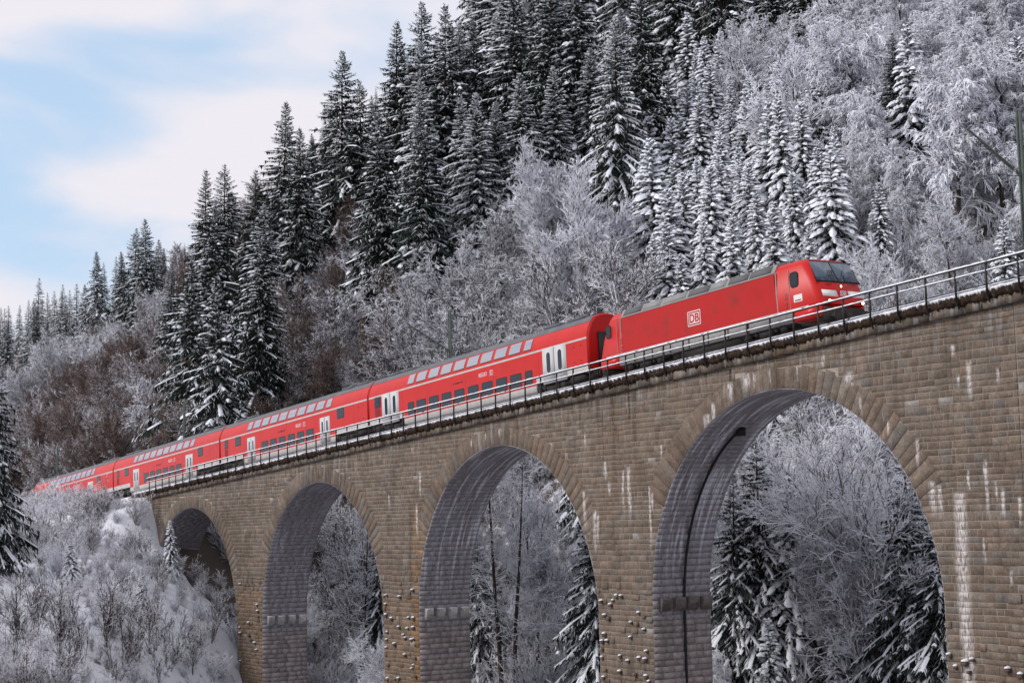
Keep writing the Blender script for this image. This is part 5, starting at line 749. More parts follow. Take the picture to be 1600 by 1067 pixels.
def make_coach(kind, X, label):
    t = tag(empty('double_deck_coach', (X, WID/2, dk(X)), (0, slope, 0)), label, 'train carriage', 'red double deck coaches of the train')
    A = kind == 'low'
    m0, m1 = (-5.3, -21.4) if A else (-5.0, -21.8)
    b = MB()
    both(b, [(-1.40, .76), (-1.40, 2.66)], m1, m0); both(b, [(-1.40, 1.20), (-1.40, 2.66)], m0, 0); both(b, [(-1.40, 1.20), (-1.40, 2.66)], -LEN, m1)
    both(b, SEC_UP, -LEN, 0)
    link('body', b.mesh('body', M['red']), t)
    b = MB(); both(b, [(-1.404, 2.655), (-1.404, 2.765)], -LEN, 0); link('stripe', b.mesh('stripe', M['skirt']), t)
    b = MB(); extr(b, SEC_ROOF, -LEN, 0)
    for i in range(18): x = -1-i*1.45; b.box(x-.02, x+.02, -.9, .9, 3.85, 3.93) if 0 else None
    for x in (-2.2, -4.6, -22.0, -24.2): b.box(x-.9, x+.9, -.55, .55, 4.08, 4.22)
    link('roof', b.mesh('roof', M['roofgrey'], False), t)
    b = MB(); both(b, [(-1.33, .42), (-1.385, .56), (-1.395, .76)], m1, m0, 0); both(b, [(-1.37, .84), (-1.395, 1.20)], m0, 0, 0); both(b, [(-1.37, .84), (-1.395, 1.20)], -LEN, m1, 0)
    b.add([(m0, -1.39, .42), (m0, 1.39, .42), (m0, 1.39, 1.2), (m0, -1.39, 1.2)], [(0, 1, 2, 3)], 0); b.add([(m1, -1.39, .42), (m1, 1.39, .42), (m1, 1.39, 1.2), (m1, -1.39, 1.2)], [(3, 2, 1, 0)], 0)
    link('skirt', b.mesh('skirt', M['skirt']), t)
    b = MB(); both(b, [(-1.22, .05), (-1.34, .44)], m1, m0); extr(b, [(-1.22, .05), (1.22, .05)], m1, m0); b.box(m0+.02, -.1, -1.2, 1.2, .85, 1.0); b.box(-LEN+.1, m1-.02, -1.2, 1.2, .85, 1.0)
    link('underframe', b.mesh('underframe', M['framegrey']), t)
    full = [(-1.40, 1.0)]+[(-1.40, 2.7)]+SEC_UP[1:]+[(-.86, 3.93), (-.46, 4.10), (0, 4.16)]; full = full+[(-y, z) for y, z in full[::-1][1:]]
    for x, nm in ((0.0, 0), (-LEN, 1)):
        b = MB(); V = [(x, y, z) for y, z in full]; V2 = [(x+(.12 if nm == 0 else -.12), y*.93, 1.0+(z-1.0)*.975) for y, z in full]; n = len(V)
        b.add(V+V2, [(i, i+1, n+i+1, n+i) for i in range(n-1)]+[(n-1, 0, n, 2*n-1)]); b.add(V2, [tuple(range(n))])
        link('end_wall', b.mesh('end_wall', M['red_dull']), t)
        b = MB(); s = 1 if nm == 0 else -1; xa, xb = sorted((x+s*.12, x+s*.22)); b.box(xa, xb, -.72, .72, .95, 3.05); link('gangway', b.mesh('gangway', M['black']), t)
        b = MB(); b.tube([(x+s*.05, -.85, .72), (x+s*.28, -.85, .72)], .13, 10); b.tube([(x+s*.05, .85, .72), (x+s*.28, .85, .72)], .13, 10); b.box(*sorted((x-s*.4, x+s*.1)), -1.1, 1.1, .5, .95); link('buffer_beam', b.mesh('buffer_beam', M['under']), t)
    UP = [(5.72, 6.5), (6.92, 8.16), (8.52, 9.82), (10.16, 11.46), (11.8, 13.1), (13.44, 14.74), (15.1, 16.4), (16.74, 18.0), (18.38, 19.62), (19.98, 20.8)]
    for a, c in UP:
        sec = [(-1.386, 2.915), (-1.382, 2.955), (-1.335, 3.13), (-1.243, 3.37), (-1.143, 3.565)]; n = len(sec)
        V = [(-c, y-.012, z) for y, z in sec]+[(-a, y-.012, z) for y, z in sec]+[(-c, y+.01, z) for y, z in sec]+[(-a, y+.01, z) for y, z in sec]
        b = MB(); F_ = [(i, n+i, n+i+1, i+1) for i in range(n-1)]; b.add(V, F_, [1]+[0]*(n-2)); b.add(V, [(i, i+1, 2*n+i+1, 2*n+i) for i in range(n-1)]+[(n+i, 3*n+i, 3*n+i+1, n+i+1) for i in range(n-1)], 1)
        o = link('upper_window', b.mesh('upper_window', [M['glass_sky'], M['black']], False), t)
        me = o.data
        for p_ in me.polygons: p_.use_smooth = p_.index < n-1
    LO = [(5.70, 6.43), (6.88, 8.07), (8.48, 9.67), (10.16, 11.36), (11.81, 13.0), (13.52, 14.7), (15.15, 16.3), (16.77, 17.95), (18.44, 19.62), (20.02, 20.8)] if A else [(8.66, 9.86), (10.31, 11.45), (11.95, 13.12), (13.62, 14.78), (15.25, 16.42), (16.86, 18.02)]
    def win(x0, x1, z0, z1, r=.07, name='lower_window', m='glass_dark', y=-1.40, parent=t):
        o = link(name, rrect(-x1-.045, -x0+.045, z0-.045, z1+.045, r+.03, y, .006).mesh(name, M['black']), parent)
        link('pane', rrect(-x1, -x0, z0, z1, r, y-.006, .006).mesh('pane', M[m]), o); return o
    for a, c in LO: win(a, c, .95, 1.70)
    if A:
        doors = [(2.14, 4.45), (22.12, 24.40)]; win(24.70, 25.50, 1.98, 2.62)
        link('vent_panel', rrect(-25.5, -24.72, 1.32, 1.90, .03, -1.40, .006).mesh('vent_panel', M['red_dark']), t)
        d0, d1 = .70, 2.74
    else:
        doors = [(5.95, 7.47), (19.35, 20.77)]; win(3.62, 4.66, 1.96, 2.60); win(22.2, 23.25, 1.96, 2.60); win(24.85, 25.45, 1.98, 2.60)
        link('vent_panel', rrect(-25.45, -24.85, 1.30, 1.88, .03, -1.40, .006).mesh('vent_panel', M['red_dark']), t); d0, d1 = .62, 2.30
    for a, c in doors:
        mid = (a+c)/2; fr = MB(); fr.box(-c-.06, -a+.06, -1.412, -1.38, d0, d1+.02); f = link('door_frame', fr.mesh('door_frame', M['door']), t)
        for p_, q in ((a, mid-.015), (mid+.015, c)):
            b = MB(); b.box(-q+.02, -p_-.02, -1.424, -1.405, d0+.04, d1-.05); d = link('door', b.mesh('door', M['door']), t); m_ = (p_+q)/2; hw = (q-p_)*.17
            link('window', rrect(-m_-hw, -m_+hw, d0+.62, d1-.26, hw*.98, -1.424, .006, n=7).mesh('window', M['glass_dark']), d)
        b = MB(); b.box(-mid-.012, -mid+.012, -1.42, -1.40, d0+.03, d1); link('door_seal', b.mesh('door_seal', M['black']), f)
        if not A: b = MB(); b.box(-c, -a, -1.43, -1.30, d0-.1, d0-.02); link('step', b.mesh('step', M['framegrey']), f)
    put_text('REGIO', .34, M['logo'], t, -11.2, -1.402, 2.22, .004); db_logo(t, -10.2, -1.400, 2.22, .42, .32, M['logo'], M['red'])
    b = MB()
    for i, w in enumerate((.10, .16, .22, .16, .12, .20)): b.box(-14.85+i*.21, -14.85+i*.21+w*.8, -1.406, -1.40, 2.10, 2.19)
    link('small_marking', b.mesh('small_marking', M['black']), t)
    if A or 1:
        for x, z in ((-1.3, 2.35), (-.6, 2.38), (-1.3, 1.5), (-.6, 1.52)): b = MB(); b.box(x-.04, x+.04, -1.41, -1.40, z-.03, z+.03); link('lifting_point', b.mesh('lifting_point', M['black']), t)
        for xx in (-2.05, -24.6, -4.95 if A else -8.2, -13.3, -18.2, -9.97, -21.5): b = MB(); b.box(xx-.007, xx+.007, -1.403, -1.40, 1.2, 2.65); link('panel_seam', b.mesh('panel_seam', M['red_dark']), t)
    bogie(t, -3.9); bogie(t, -22.6)
    for x0, x1, z0, z1 in ((-2.0, -.6, .45, .85), (-25.8, -24.6, .4, .85), (-6.0+.5, -5.0, .3, .8)): b = MB(); b.box(x0, x1, -1.25, -.6, z0, z1); link('equipment_box', b.mesh('equipment_box', M['under']), t)
    return t
make_coach('low', -75.15, 'foremost red double deck coach with tall pale doors, right behind the locomotive')
c2 = make_coach('mid', -101.78, 'second red double deck coach behind the locomotive, its doors set in from the ends')
def copy_tree(o, parent=None):
    c = o.copy(); COL.objects.link(c); c.parent = parent
    for ch in [x for x in bpy.data.objects if x.parent == o]: copy_tree(ch, c)
    return c
for X, lab in ((-128.45, 'third red double deck coach, crossing the left end of the viaduct'), (-155.12, 'rearmost red double deck coach, lower deck hidden by frosted brush on the bank')):
    c = copy_tree(c2); c.location = (X, WID/2, dk(X)); c['label'] = lab
# locomotive
LX = -74.15
lo = tag(empty('electric_locomotive', (LX, WID/2, dk(LX)), (0, slope, 0)), 'bright red electric locomotive with lit headlights leading the train', 'locomotive')
LL = 17.95
LEV = [(1.26, 0.03, 1.46), (1.36, .02, 1.48), (2.28, .34, 1.47), (3.24, .88, 1.42), (3.52, 1.04, 1.24), (3.62, 1.5, .95)]
def contour(lv, grow=0.):
    z, ins, w = lv; xf = LL-ins+grow; xr = ins-grow; w += grow; c = .30; cl = .50
    return [(xr+cl, -w, z), (xf-cl, -w, z), (xf, -(w-c), z), (xf, w-c, z), (xf-cl, w, z), (xr+cl, w, z), (xr, w-c, z), (xr, -(w-c), z)]
b = MB(); V = sum([contour(l) for l in LEV], []); n = 8
F_ = [(k*n+i, k*n+(i+1) % n, (k+1)*n+(i+1) % n, (k+1)*n+i) for k in range(len(LEV)-1) for i in range(n)]
b.add(V, F_); b.add(contour(LEV[-1]), [tuple(range(8))]); b.add(contour(LEV[0]), [tuple(range(7, -1, -1))])
link('body', b.mesh('body', M['red']), lo)
def front_pt(u, z, grow=0.):   # point on the front face: u = -1..1 across, z height
    for a, c in zip(LEV[:-1], LEV[1:]):
        if a[0] <= z <= c[0]: t = (z-a[0])/(c[0]-a[0]); ins = a[1]+(c[1]-a[1])*t; w = a[2]+(c[2]-a[2])*t-.30; break
    return (LL-ins+grow, u*w, z+grow*.5)
def front_plate(name, u0, u1, z0, z1, m, grow=.012, parent=lo, nz=1):
    b = MB(); V = []
    for g in (grow, -.02):
        for z in (z0, z1):
            for u in (u0, u1): V.append(front_pt(u, z, g))
    b.add(V, [(0, 1, 3, 2), (0, 4, 5, 1), (1, 5, 7, 3), (3, 7, 6, 2), (2, 6, 4, 0)]); return link(name, b.mesh(name, m), parent)
ws = front_plate('windshield_frame', -1.16, 1.16, 2.32, 3.46, M['black'], .010)
for u0, u1 in ((-1.13, -.04), (.04, 1.13)): front_plate('windshield', u0, u1, 2.40, 3.38, M['windshield'], .022, ws)
# wipers
for u in (-.25, .3):
    b = MB(); b.tube([front_pt(u, 2.27, .05), front_pt(u+.1, 2.7, .05)], .018, 5); b.tube([front_pt(u-.05, 2.62, .055), front_pt(u+.22, 3.0, .055)], .014, 4); link('wiper', b.mesh('wiper', M['black']), lo)
b = MB(); P = [front_pt(u, 2.2, .06) for u in (-.8, -.5, -.45)]; b.tube(P, .022, 5); P = [front_pt(u, 2.2, .06) for u in (.35, .5, .8)]; b.tube(P, .022, 5); link('grab_rail', b.mesh('grab_rail', M['red_dark']), lo)
front_plate('white_band', -1.05, -.30, 1.62, 1.92, M['white']); front_plate('white_band', .30, 1.05, 1.62, 1.92, M['white'])
lg = db_logo(lo, *front_pt(0, 1.77, .03), .42, .28, M['red'], M['white'], (0, 0, math.pi/2)); lg.rotation_euler = (0, 0, math.pi/2)
def lampo(u, z, r):
    p = front_pt(u, z, 0.0); b = MB(); b.tube([(p[0]-.05, p[1], p[2]), (p[0]+.05, p[1], p[2])], r*1.25, 14); o = link('headlight', b.mesh('headlight', M['black']), lo)
    b = MB(); b.tube([(p[0]+.05, p[1], p[2]), (p[0]+.065, p[1], p[2])], r, 14); link('lens', b.mesh('lens', M['lamp']), o)
lampo(0, 2.14, .055); lampo(-.86, 1.36, .085); lampo(.86, 1.36, .085)
for x0, x1, s in ((LL-2.0, LL-.3, 1), (.3, 2.0, -1)):
    b = MB(); b.box(x0, x1, -1.42, 1.42, .72, 1.27) ; link('apron', b.mesh('apron', M['red']), lo)
    e = LL-.1 if s == 1 else .1
    b = MB(); b.box(*sorted((e-s*.6, e+s*.02)), -1.2, 1.2, .40, 1.12)
    for sy in (-.87, .87):
        b.tube([(e, sy, .70), (e+s*.42, sy, .70)], .10, 10); b.tube([(e+s*.42, sy, .70), (e+s*.48, sy, .70)], .24, 14)
    b.box(*sorted((e, e+s*.35)), -.12, .12, .5, .85); link('buffer_beam', b.mesh('buffer_beam', M['under']), lo)
    b = MB(); b.add([(e-s*.1, -1.3, .12), (e-s*.1, 1.3, .12), (e+s*.12, 1.1, .42), (e+s*.12, -1.1, .42)], [(0, 1, 2, 3)]); b.box(*sorted((e-s*.5, e-s*.08)), -1.3, 1.3, .10, .42); link('rail_guard', b.mesh('rail_guard', M['under']), lo)
b = MB(); b.box(2.05, LL-2.05, -1.44, 1.44, .70, 1.255); link('frame_beam', b.mesh('frame_beam', M['framegrey']), lo)
b = MB(); b.box(.9, LL-.9, -1.487, -1.40, 1.262, 1.302); link('light_line', b.mesh('light_line', M['white']), lo)
for x in np.arange(3.4, 15, 1.55): b = MB(); b.box(x, x+.05, -1.47, -1.40, .70, 1.25); link('frame_rib', b.mesh('frame_rib', M['under']), lo)
eq = MB(); sec = [(-1.455, 3.20), (-1.455, 3.26), (-1.22, 3.66), (-.9, 3.72), (.9, 3.72), (1.22, 3.66), (1.455, 3.26), (1.455, 3.20)]; n = len(sec)
eq.add([(2.4, y, z) for y, z in sec]+[(LL-3.07, y, z) for y, z in sec], [(i, i+1, n+i+1, n+i) for i in range(n-1)]); eq.add([(LL-3.07, y, z) for y, z in sec], [tuple(range(n))]); eq.add([(2.4, y, z) for y, z in sec], [tuple(range(n-1, -1, -1))])
ro = link('roof_equipment', eq.mesh('roof_equipment', M['equip']), lo)
for i, (a, c, mm) in enumerate([(2.6, 4.2, 'equip_dark'), (4.35, 5.9, 'equip'), (6.1, 8.0, 'equip'), (8.2, 9.9, 'equip_dark'), (10.0, 11.2, 'equip'), (11.4, 12.9, 'equip_dark'), (13.0, 14.6, 'equip_dark')]):
    b = MB(); b.add([(a, -1.46, 3.285), (c, -1.46, 3.285), (c, -1.255, 3.635), (a, -1.255, 3.635), (a, -1.43, 3.27), (c, -1.43, 3.27), (c, -1.22, 3.62), (a, -1.22, 3.62)], [(0, 1, 2, 3), (0, 4, 5, 1), (3, 2, 6, 7), (0, 3, 7, 4), (1, 5, 6, 2)]); link('roof_panel', b.mesh('roof_panel', M[mm]), ro)
def plate(name, x0, x1, z0, z1, r, m, t=.01, y=-1.478, parent=lo): return link(name, rrect(x0, x1, z0, z1, r, y, t).mesh(name, m), parent)
for x in (2.36, LL-3.0): plate('seam', x-.03, x+.03, 1.31, 3.2, .01, M['framegrey'])
for x, s in ((LL-2.12, 1), (2.0, -1)):
    for zz in (0, 1):
        b = MB(); xx = x-.32 if s == 1 else x+.3
        b.tube([(xx, -1.50, 1.42+zz*.42), (xx+.12, -1.54, 1.44+zz*.42), (xx+.12, -1.54, 1.66+zz*.42), (xx, -1.50, 1.70+zz*.42)], .014, 5); link('handrail', b.mesh('handrail', M['framegrey']), lo)
    plate('door_seam', x-.014, x+.014, 1.32, 3.15, .005, M['framegrey'])
plate('side_window', LL-2.02, LL-1.46, 2.28, 3.02, .17, M['black'], .012); plate('side_window_glass', LL-1.95, LL-1.53, 2.36, 2.94, .13, M['glass_dark'], .016)
plate('side_window', 1.0, 1.45, 2.28, 3.0, .15, M['black'], .012); plate('side_window_glass', 1.06, 1.39, 2.35, 2.93, .11, M['glass_dark'], .016)
p_ = plate('number_plate', LL-1.84, LL-1.26, 1.58, 1.92, .03, M['white'], .012); b = MB(); b.box(LL-1.76, LL-1.34, -1.495, -1.488, 1.63, 1.68); link('small_marking', b.mesh('small_marking', M['black']), p_)
plate('body_panel', 2.5, LL-3.12, 1.34, 3.17, .02, M['red_dull'], .004)
db_logo(lo, 8.66, -1.484, 2.14, 1.05, .76, M['logo'], M['red_dull'])
bogie(lo, 4.1, 1.3, .60, .58); bogie(lo, LL-4.2, 1.3, .60, .58)
b = MB(); b.box(7.2, 11.8, -1.3, 1.3, .22, .84); b.box(6.4, 7.1, -1.2, 1.2, .4, .84); b.box(12.0, 12.6, -1.2, 1.2, .4, .84); link('transformer', b.mesh('transformer', M['under']), lo)
pg = MB()
for sy in (-.35, .35): pg.tube([(5.2, sy, 3.78), (6.6, sy, 3.78)], .03, 5)
pg.tube([(5.9, 0, 3.8), (7.25, 0, 4.36)], .055, 6); pg.tube([(6.4, .15, 3.8), (7.1, .05, 4.25)], .025, 5)
for sy in (-.32, .32): pg.tube([(7.2, sy*.3, 4.36), (4.7, sy, 4.90)], .022, 5)
pg.tube([(4.62, -.78, 4.90), (4.62, -.5, 4.97), (4.62, .5, 4.97), (4.62, .78, 4.90)], .03, 5); pg.tube([(4.85, -.5, 4.96), (4.85, .5, 4.96)], .03, 5)
link('pantograph', pg.mesh('pantograph', M['black']), lo)
pg = MB(); pg.tube([(13.3, 0, 3.8), (11.9, 0, 3.95)], .05, 6); pg.tube([(12.0, -.2, 3.95), (14.2, -.2, 4.0)], .02, 5); pg.tube([(14.2, -.7, 3.98), (14.2, .7, 3.98)], .03, 5); link('folded_pantograph', pg.mesh('folded_pantograph', M['black']), lo)
b = MB()
for x in (15.4, 15.7): b.tube([(x, -.5, 3.64), (x+.35, -.5, 3.68)], .05, 8)
link('horn', b.mesh('horn', M['red_dark']), lo)
# ------------------------------------------------------------------ vegetation prototypes
Zv = np.array([0, 0, 1.])
def nrmz(v): return v/(np.linalg.norm(v, axis=-1, keepdims=True)+1e-9)
def spruce(seed, H, R, snow, wh=.34, nb=7, K=11, droop=.35, pads=0., spine=.5, bare=.06, ragged_=.25, tw=.13, cold=False, psz=1.0):
    r = np.random.RandomState(seed); hz = []; z = H*bare
    while z < H*.985: hz.append(z); z += wh*r.uniform(.7, 1.3)*(1.15-.45*z/H)
    az = []; z0 = []; 
    for h in hz:
        n = max(3, int(round(nb*(1-.45*h/H)*r.uniform(.8, 1.2)))); a = r.uniform(0, 6.28)+np.arange(n)*2*np.pi/n+r.uniform(-.35, .35, n)
        az.append(a); z0.append(np.full(n, h)+r.uniform(-.1, .1, n))
    az = np.concatenate(az); z0 = np.concatenate(z0); N = len(az); u = z0/H
    prof = np.clip((1-u), 0, 1)**.82*np.clip(.62+u*2.6, 0, 1)
    side = 1+.10*np.sin(az*2+seed)+.08*np.sin(az*3+z0*.5+seed*2)
    L = R*prof*r.uniform(1-ragged_, 1+ragged_*.8, N)*side+.12; L = np.where(r.rand(N) < .07, L*.5, L); L = np.maximum(L, .16)
    el = np.interp(u, [0, .35, .7, .93, 1], [-.30, -.12, .12, .55, .95])+r.uniform(-.12, .12, N)
    d = np.stack([np.cos(az), np.sin(az), np.zeros(N)], 1); s = np.stack([-np.sin(az), np.cos(az), np.zeros(N)], 1)
    dr = droop*np.interp(u, [0, .6, 1], [1.25, .8, .1])
    def P(t, i=slice(None)):
        l = L[i]; return np.array([0, 0, 1])*z0[i][:, None]+d[i]*(l*t*np.cos(el[i]))[:, None]+Zv*(l*t*np.sin(el[i])-dr[i]*l*t*t+.22*dr[i]*l*t**4)[:, None]
    b = MB(); sn = MB()
    # branch spines
    T = [0, .4, .75, 1.0]; pts = [P(np.full(N, t)) for t in T]
    for k in range(3):
        w0 = .022*(1-T[k]*.7)*(L/2+.6); w1 = .022*(1-T[k+1]*.7)*(L/2+.6)
        V = np.stack([pts[k]-s*w0[:, None], pts[k]+s*w0[:, None], pts[k+1]+s*w1[:, None], pts[k+1]-s*w1[:, None]], 1).reshape(-1, 3)
        b.add(V, np.arange(4*N).reshape(N, 4), 1)
    # side twigs
    I = np.repeat(np.arange(N), K*2); kk = np.tile(np.repeat(np.arange(K), 2), N); sg = np.tile([1, -1], N*K)
    t = (kk+r.uniform(.1, .9, len(I)))/K*.9+.10; keep = r.rand(len(I)) < np.clip(L[I]/(R*.45)+.25, .3, 1); I, t, sg = I[keep], t[keep], sg[keep]; n = len(I)
    p0 = P(t, I); tan = nrmz(P(t+.03, I)-P(t-.03, I)); ang = r.uniform(.55, 1.0, n)
    dirn = nrmz(tan*np.cos(ang)[:, None]+s[I]*(np.sin(ang)*sg)[:, None]-Zv*r.uniform(.05, .45, n)[:, None])
    ln = (L[I]*.34*(1.12-.75*t)+.10)*r.uniform(.7, 1.25, n); w = tw*(.55+.45*L[I]/R)*r.uniform(.7, 1.2, n)
    side_ = nrmz(np.cross(dirn, Zv))
    tip = p0+dirn*ln[:, None]-Zv*(ln*.22)[:, None]; mid = p0+dirn*(ln*.45)[:, None]
    V = np.stack([p0, mid+side_*w[:, None]*.5, tip, mid-side_*w[:, None]*.5-Zv*(w*.35)[:, None]], 1).reshape(-1, 3)
    b.add(V, np.arange(4*n).reshape(n, 4), 0)
    # hanging needles under the branch
    I2 = np.repeat(np.arange(N), 4); m = len(I2); t2 = r.uniform(.15, 1, m); q0 = P(t2, I2); q1 = P(np.clip(t2+.12, 0, 1.05), I2); hang = (L[I2]*.14+.06)*r.uniform(.5, 1.3, m)
    V = np.stack([q0, q1, (q0+q1)/2-Zv*hang[:, None]+s[I2]*(r.uniform(-.12, .12, m)*L[I2])[:, None]], 1).reshape(-1, 3); b.add(V, np.arange(3*m).reshape(m, 3), 0)
    # tip tufts
    q = P(np.full(N, 1.0)); tt = nrmz(P(np.full(N, 1.03))-P(np.full(N, .95))); V = np.stack([q-s*(tw*.5), q+tt*(L*.12+.08)[:, None], q+s*(tw*.5)], 1).reshape(-1, 3); b.add(V, np.arange(3*N).reshape(N, 3), 0)
    # snow on the twigs: small raised lids
    fb = r.uniform(.3, 1.0, N)**.8; pr = snow*fb[I]*np.interp(t, [0, .3, 1], [.35, .9, 1.15]); kq = r.rand(n) < pr; J = np.where(kq)[0]
    if len(J):
        up = Zv*.035; ws = (w[J]*.62)[:, None]
        a0 = p0[J]+dirn[J]*(ln[J]*.12)[:, None]+up; a1 = mid[J]+side_[J]*ws*.62+up*.4; a2 = tip[J]-dirn[J]*(ln[J]*.1)[:, None]+up*.6; a3 = mid[J]-side_[J]*ws*.62+up*.4; c = mid[J]+Zv*(.05+.25*w[J])[:, None]
        V = np.stack([a0, a1, a2, a3, c], 1).reshape(-1, 3); base = np.arange(len(J))[:, None]*5
        F_ = np.concatenate([base+np.array(q_)[None] for q_ in ((0, 4, 1), (1, 4, 2), (2, 4, 3), (3, 4, 0))]); b.add(V, F_, 2)
    # snow along the spine
    ks = np.where(r.rand(N) < spine*fb*1.3)[0]
    if len(ks):
        for ta, tb in ((.38, .7), (.7, 1.02)):
            A_, B_ = P(np.full(len(ks), ta), ks)+Zv*.03, P(np.full(len(ks), tb), ks)+Zv*.02; wv = (.05+.035*L[ks])[:, None]*r.uniform(.6, 1.2, (len(ks), 1))
            V = np.stack([A_-s[ks]*wv, A_+Zv*wv*.7, A_+s[ks]*wv, B_-s[ks]*wv*.7, B_+Zv*wv*.55, B_+s[ks]*wv*.7], 1).reshape(-1, 3); base = np.arange(len(ks))[:, None]*6
            b.add(V, np.concatenate([base+np.array(q_)[None] for q_ in ((0, 1, 4, 3), (1, 2, 5, 4))]), 2)
    # heavy pads
    if pads > 0:
        Ip = np.repeat(np.arange(N), 3); tp = np.tile([.5, .74, .96], N)+r.uniform(-.12, .08, 3*N); kp = r.rand(3*N) < pads*np.repeat(fb, 3)*1.15; Ip, tp = Ip[kp], tp[kp]; m = len(Ip)
        c = P(tp, Ip); tn = nrmz(P(tp+.05, Ip)-P(tp-.05, Ip)); a_ = psz*(.15+.095*L[Ip])*r.uniform(.55, 1.35, m); w_ = psz*(.10+.045*L[Ip])*r.uniform(.6, 1.35, m); hgt = psz*(.08+.02*L[Ip])*r.uniform(.7, 1.3, m)
        ring = []
        for j in range(8):
            th = j*np.pi/4; k1 = np.cos(th); k2 = np.sin(th); rr = r.uniform(.78, 1.2, m)
            ring.append(c+tn*(a_*k1*rr)[:, None]+s[Ip]*(w_*k2*rr)[:, None]-Zv*(.02+np.abs(k2)*w_*.35+max(k1, 0)*a_*.30)[:, None])
        top = [c+(ring[j]-c)*.58+Zv*(hgt*.8)[:, None] for j in range(8)]
        V = np.stack(ring+top+[c+Zv*(hgt*1.15)[:, None]], 1).reshape(-1, 3); base = np.arange(m)[:, None]*17
        qs = np.concatenate([base+np.array((j, (j+1) % 8, 8+(j+1) % 8, 8+j))[None] for j in range(8)]); ts = np.concatenate([base+np.array((8+j, 8+(j+1) % 8, 16))[None] for j in range(8)])
        b.add(V, qs, 2); o_ = b.n-len(V); b.f.append(ts+o_); b.m.append(np.full(len(ts), 2)); b.c.append(np.ones((len(ts), 3)))
    crown = b.mesh('crown', [M['needles_cold'] if cold else M['needles'], M['bark'], M['tree_snow']])
    tb = MB(); zt = np.linspace(-1.2, H, 12); rad = np.interp(zt, [-1.2, 0, H], [H*.017, H*.014, .015]); lean = r.uniform(-.012, .012, 2)
    tb.tube(np.stack([zt*0+lean[0]*np.sin(zt), zt*0+lean[1]*np.cos(zt), zt], 1), rad, 7)
    return (H, tb.mesh('trunk', M['bark'], True), crown)
def branches(r, O, D, Ln, Rd, seg, jit, trop):
    """curved polylines: points (N, seg+1, 3)"""
    N = len(O); P = [O]; d = D.copy()
    for k in range(seg):
        d = nrmz(d+r.normal(0, jit, (N, 3))+trop); P.append(P[-1]+d*(Ln/seg)[:, None])
    return np.stack(P, 1)
def children(r, P, D, Ln, Rd, nc, tmin, a0, a1, ratio, rr=.55, tpow=1.0):
    N, S, _ = P.shape; I = np.repeat(np.arange(N), nc); n = len(I); t = tmin+(1-tmin)*((np.tile(np.arange(nc), N)+r.uniform(0, 1, n))/nc)**tpow
    f = t*(S-1); k = np.minimum(f.astype(int), S-2); fr = (f-k)[:, None]; o = P[I, k]*(1-fr)+P[I, k+1]*fr; tan = nrmz(P[I, k+1]-P[I, k])
    rv = nrmz(r.normal(0, 1, (n, 3))); pe = nrmz(np.cross(tan, rv)); a = r.uniform(a0, a1, n)[:, None]
    d = nrmz(tan*np.cos(a)+pe*np.sin(a)); L2 = Ln[I]*ratio*(1.12-.5*t)*r.uniform(.65, 1.25, n); R2 = Rd[I]*(1-.55*t)*rr
    return o, d, L2, R2
HOAR = 0.0
def prisms(b, P, w0, w1, mb, ms, snowp, r, thick=1.0):
    """triangular prisms along polylines: underside bark, two upper faces snow where snowp"""
    N, S, _ = P.shape
    for k in range(S-1):
        A_, B_ = P[:, k], P[:, k+1]; t = nrmz(B_-A_); s = nrmz(np.cross(t, Zv+np.array([.01, .02, 0]))); u = nrmz(np.cross(s, t))
        wa = (w0+(w1-w0)*k/(S-1))[:, None]; wb = (w0+(w1-w0)*(k+1)/(S-1))[:, None]
        V = np.stack([A_-s*wa, A_+s*wa, A_+u*wa*1.25*thick, B_-s*wb, B_+s*wb, B_+u*wb*1.25*thick], 1).reshape(-1, 3); base = np.arange(N)[:, None]*6
        sn = r.rand(N) < snowp; F_ = np.concatenate([base+np.array((0, 1, 4, 3))[None], base+np.array((0, 3, 5, 2))[None], base+np.array((1, 2, 5, 4))[None]])
        m = np.concatenate([np.where(sn & (r.rand(N) < HOAR), ms, mb), np.where(sn, ms, mb), np.where(sn, ms, mb)]); b.add(V, F_, m)
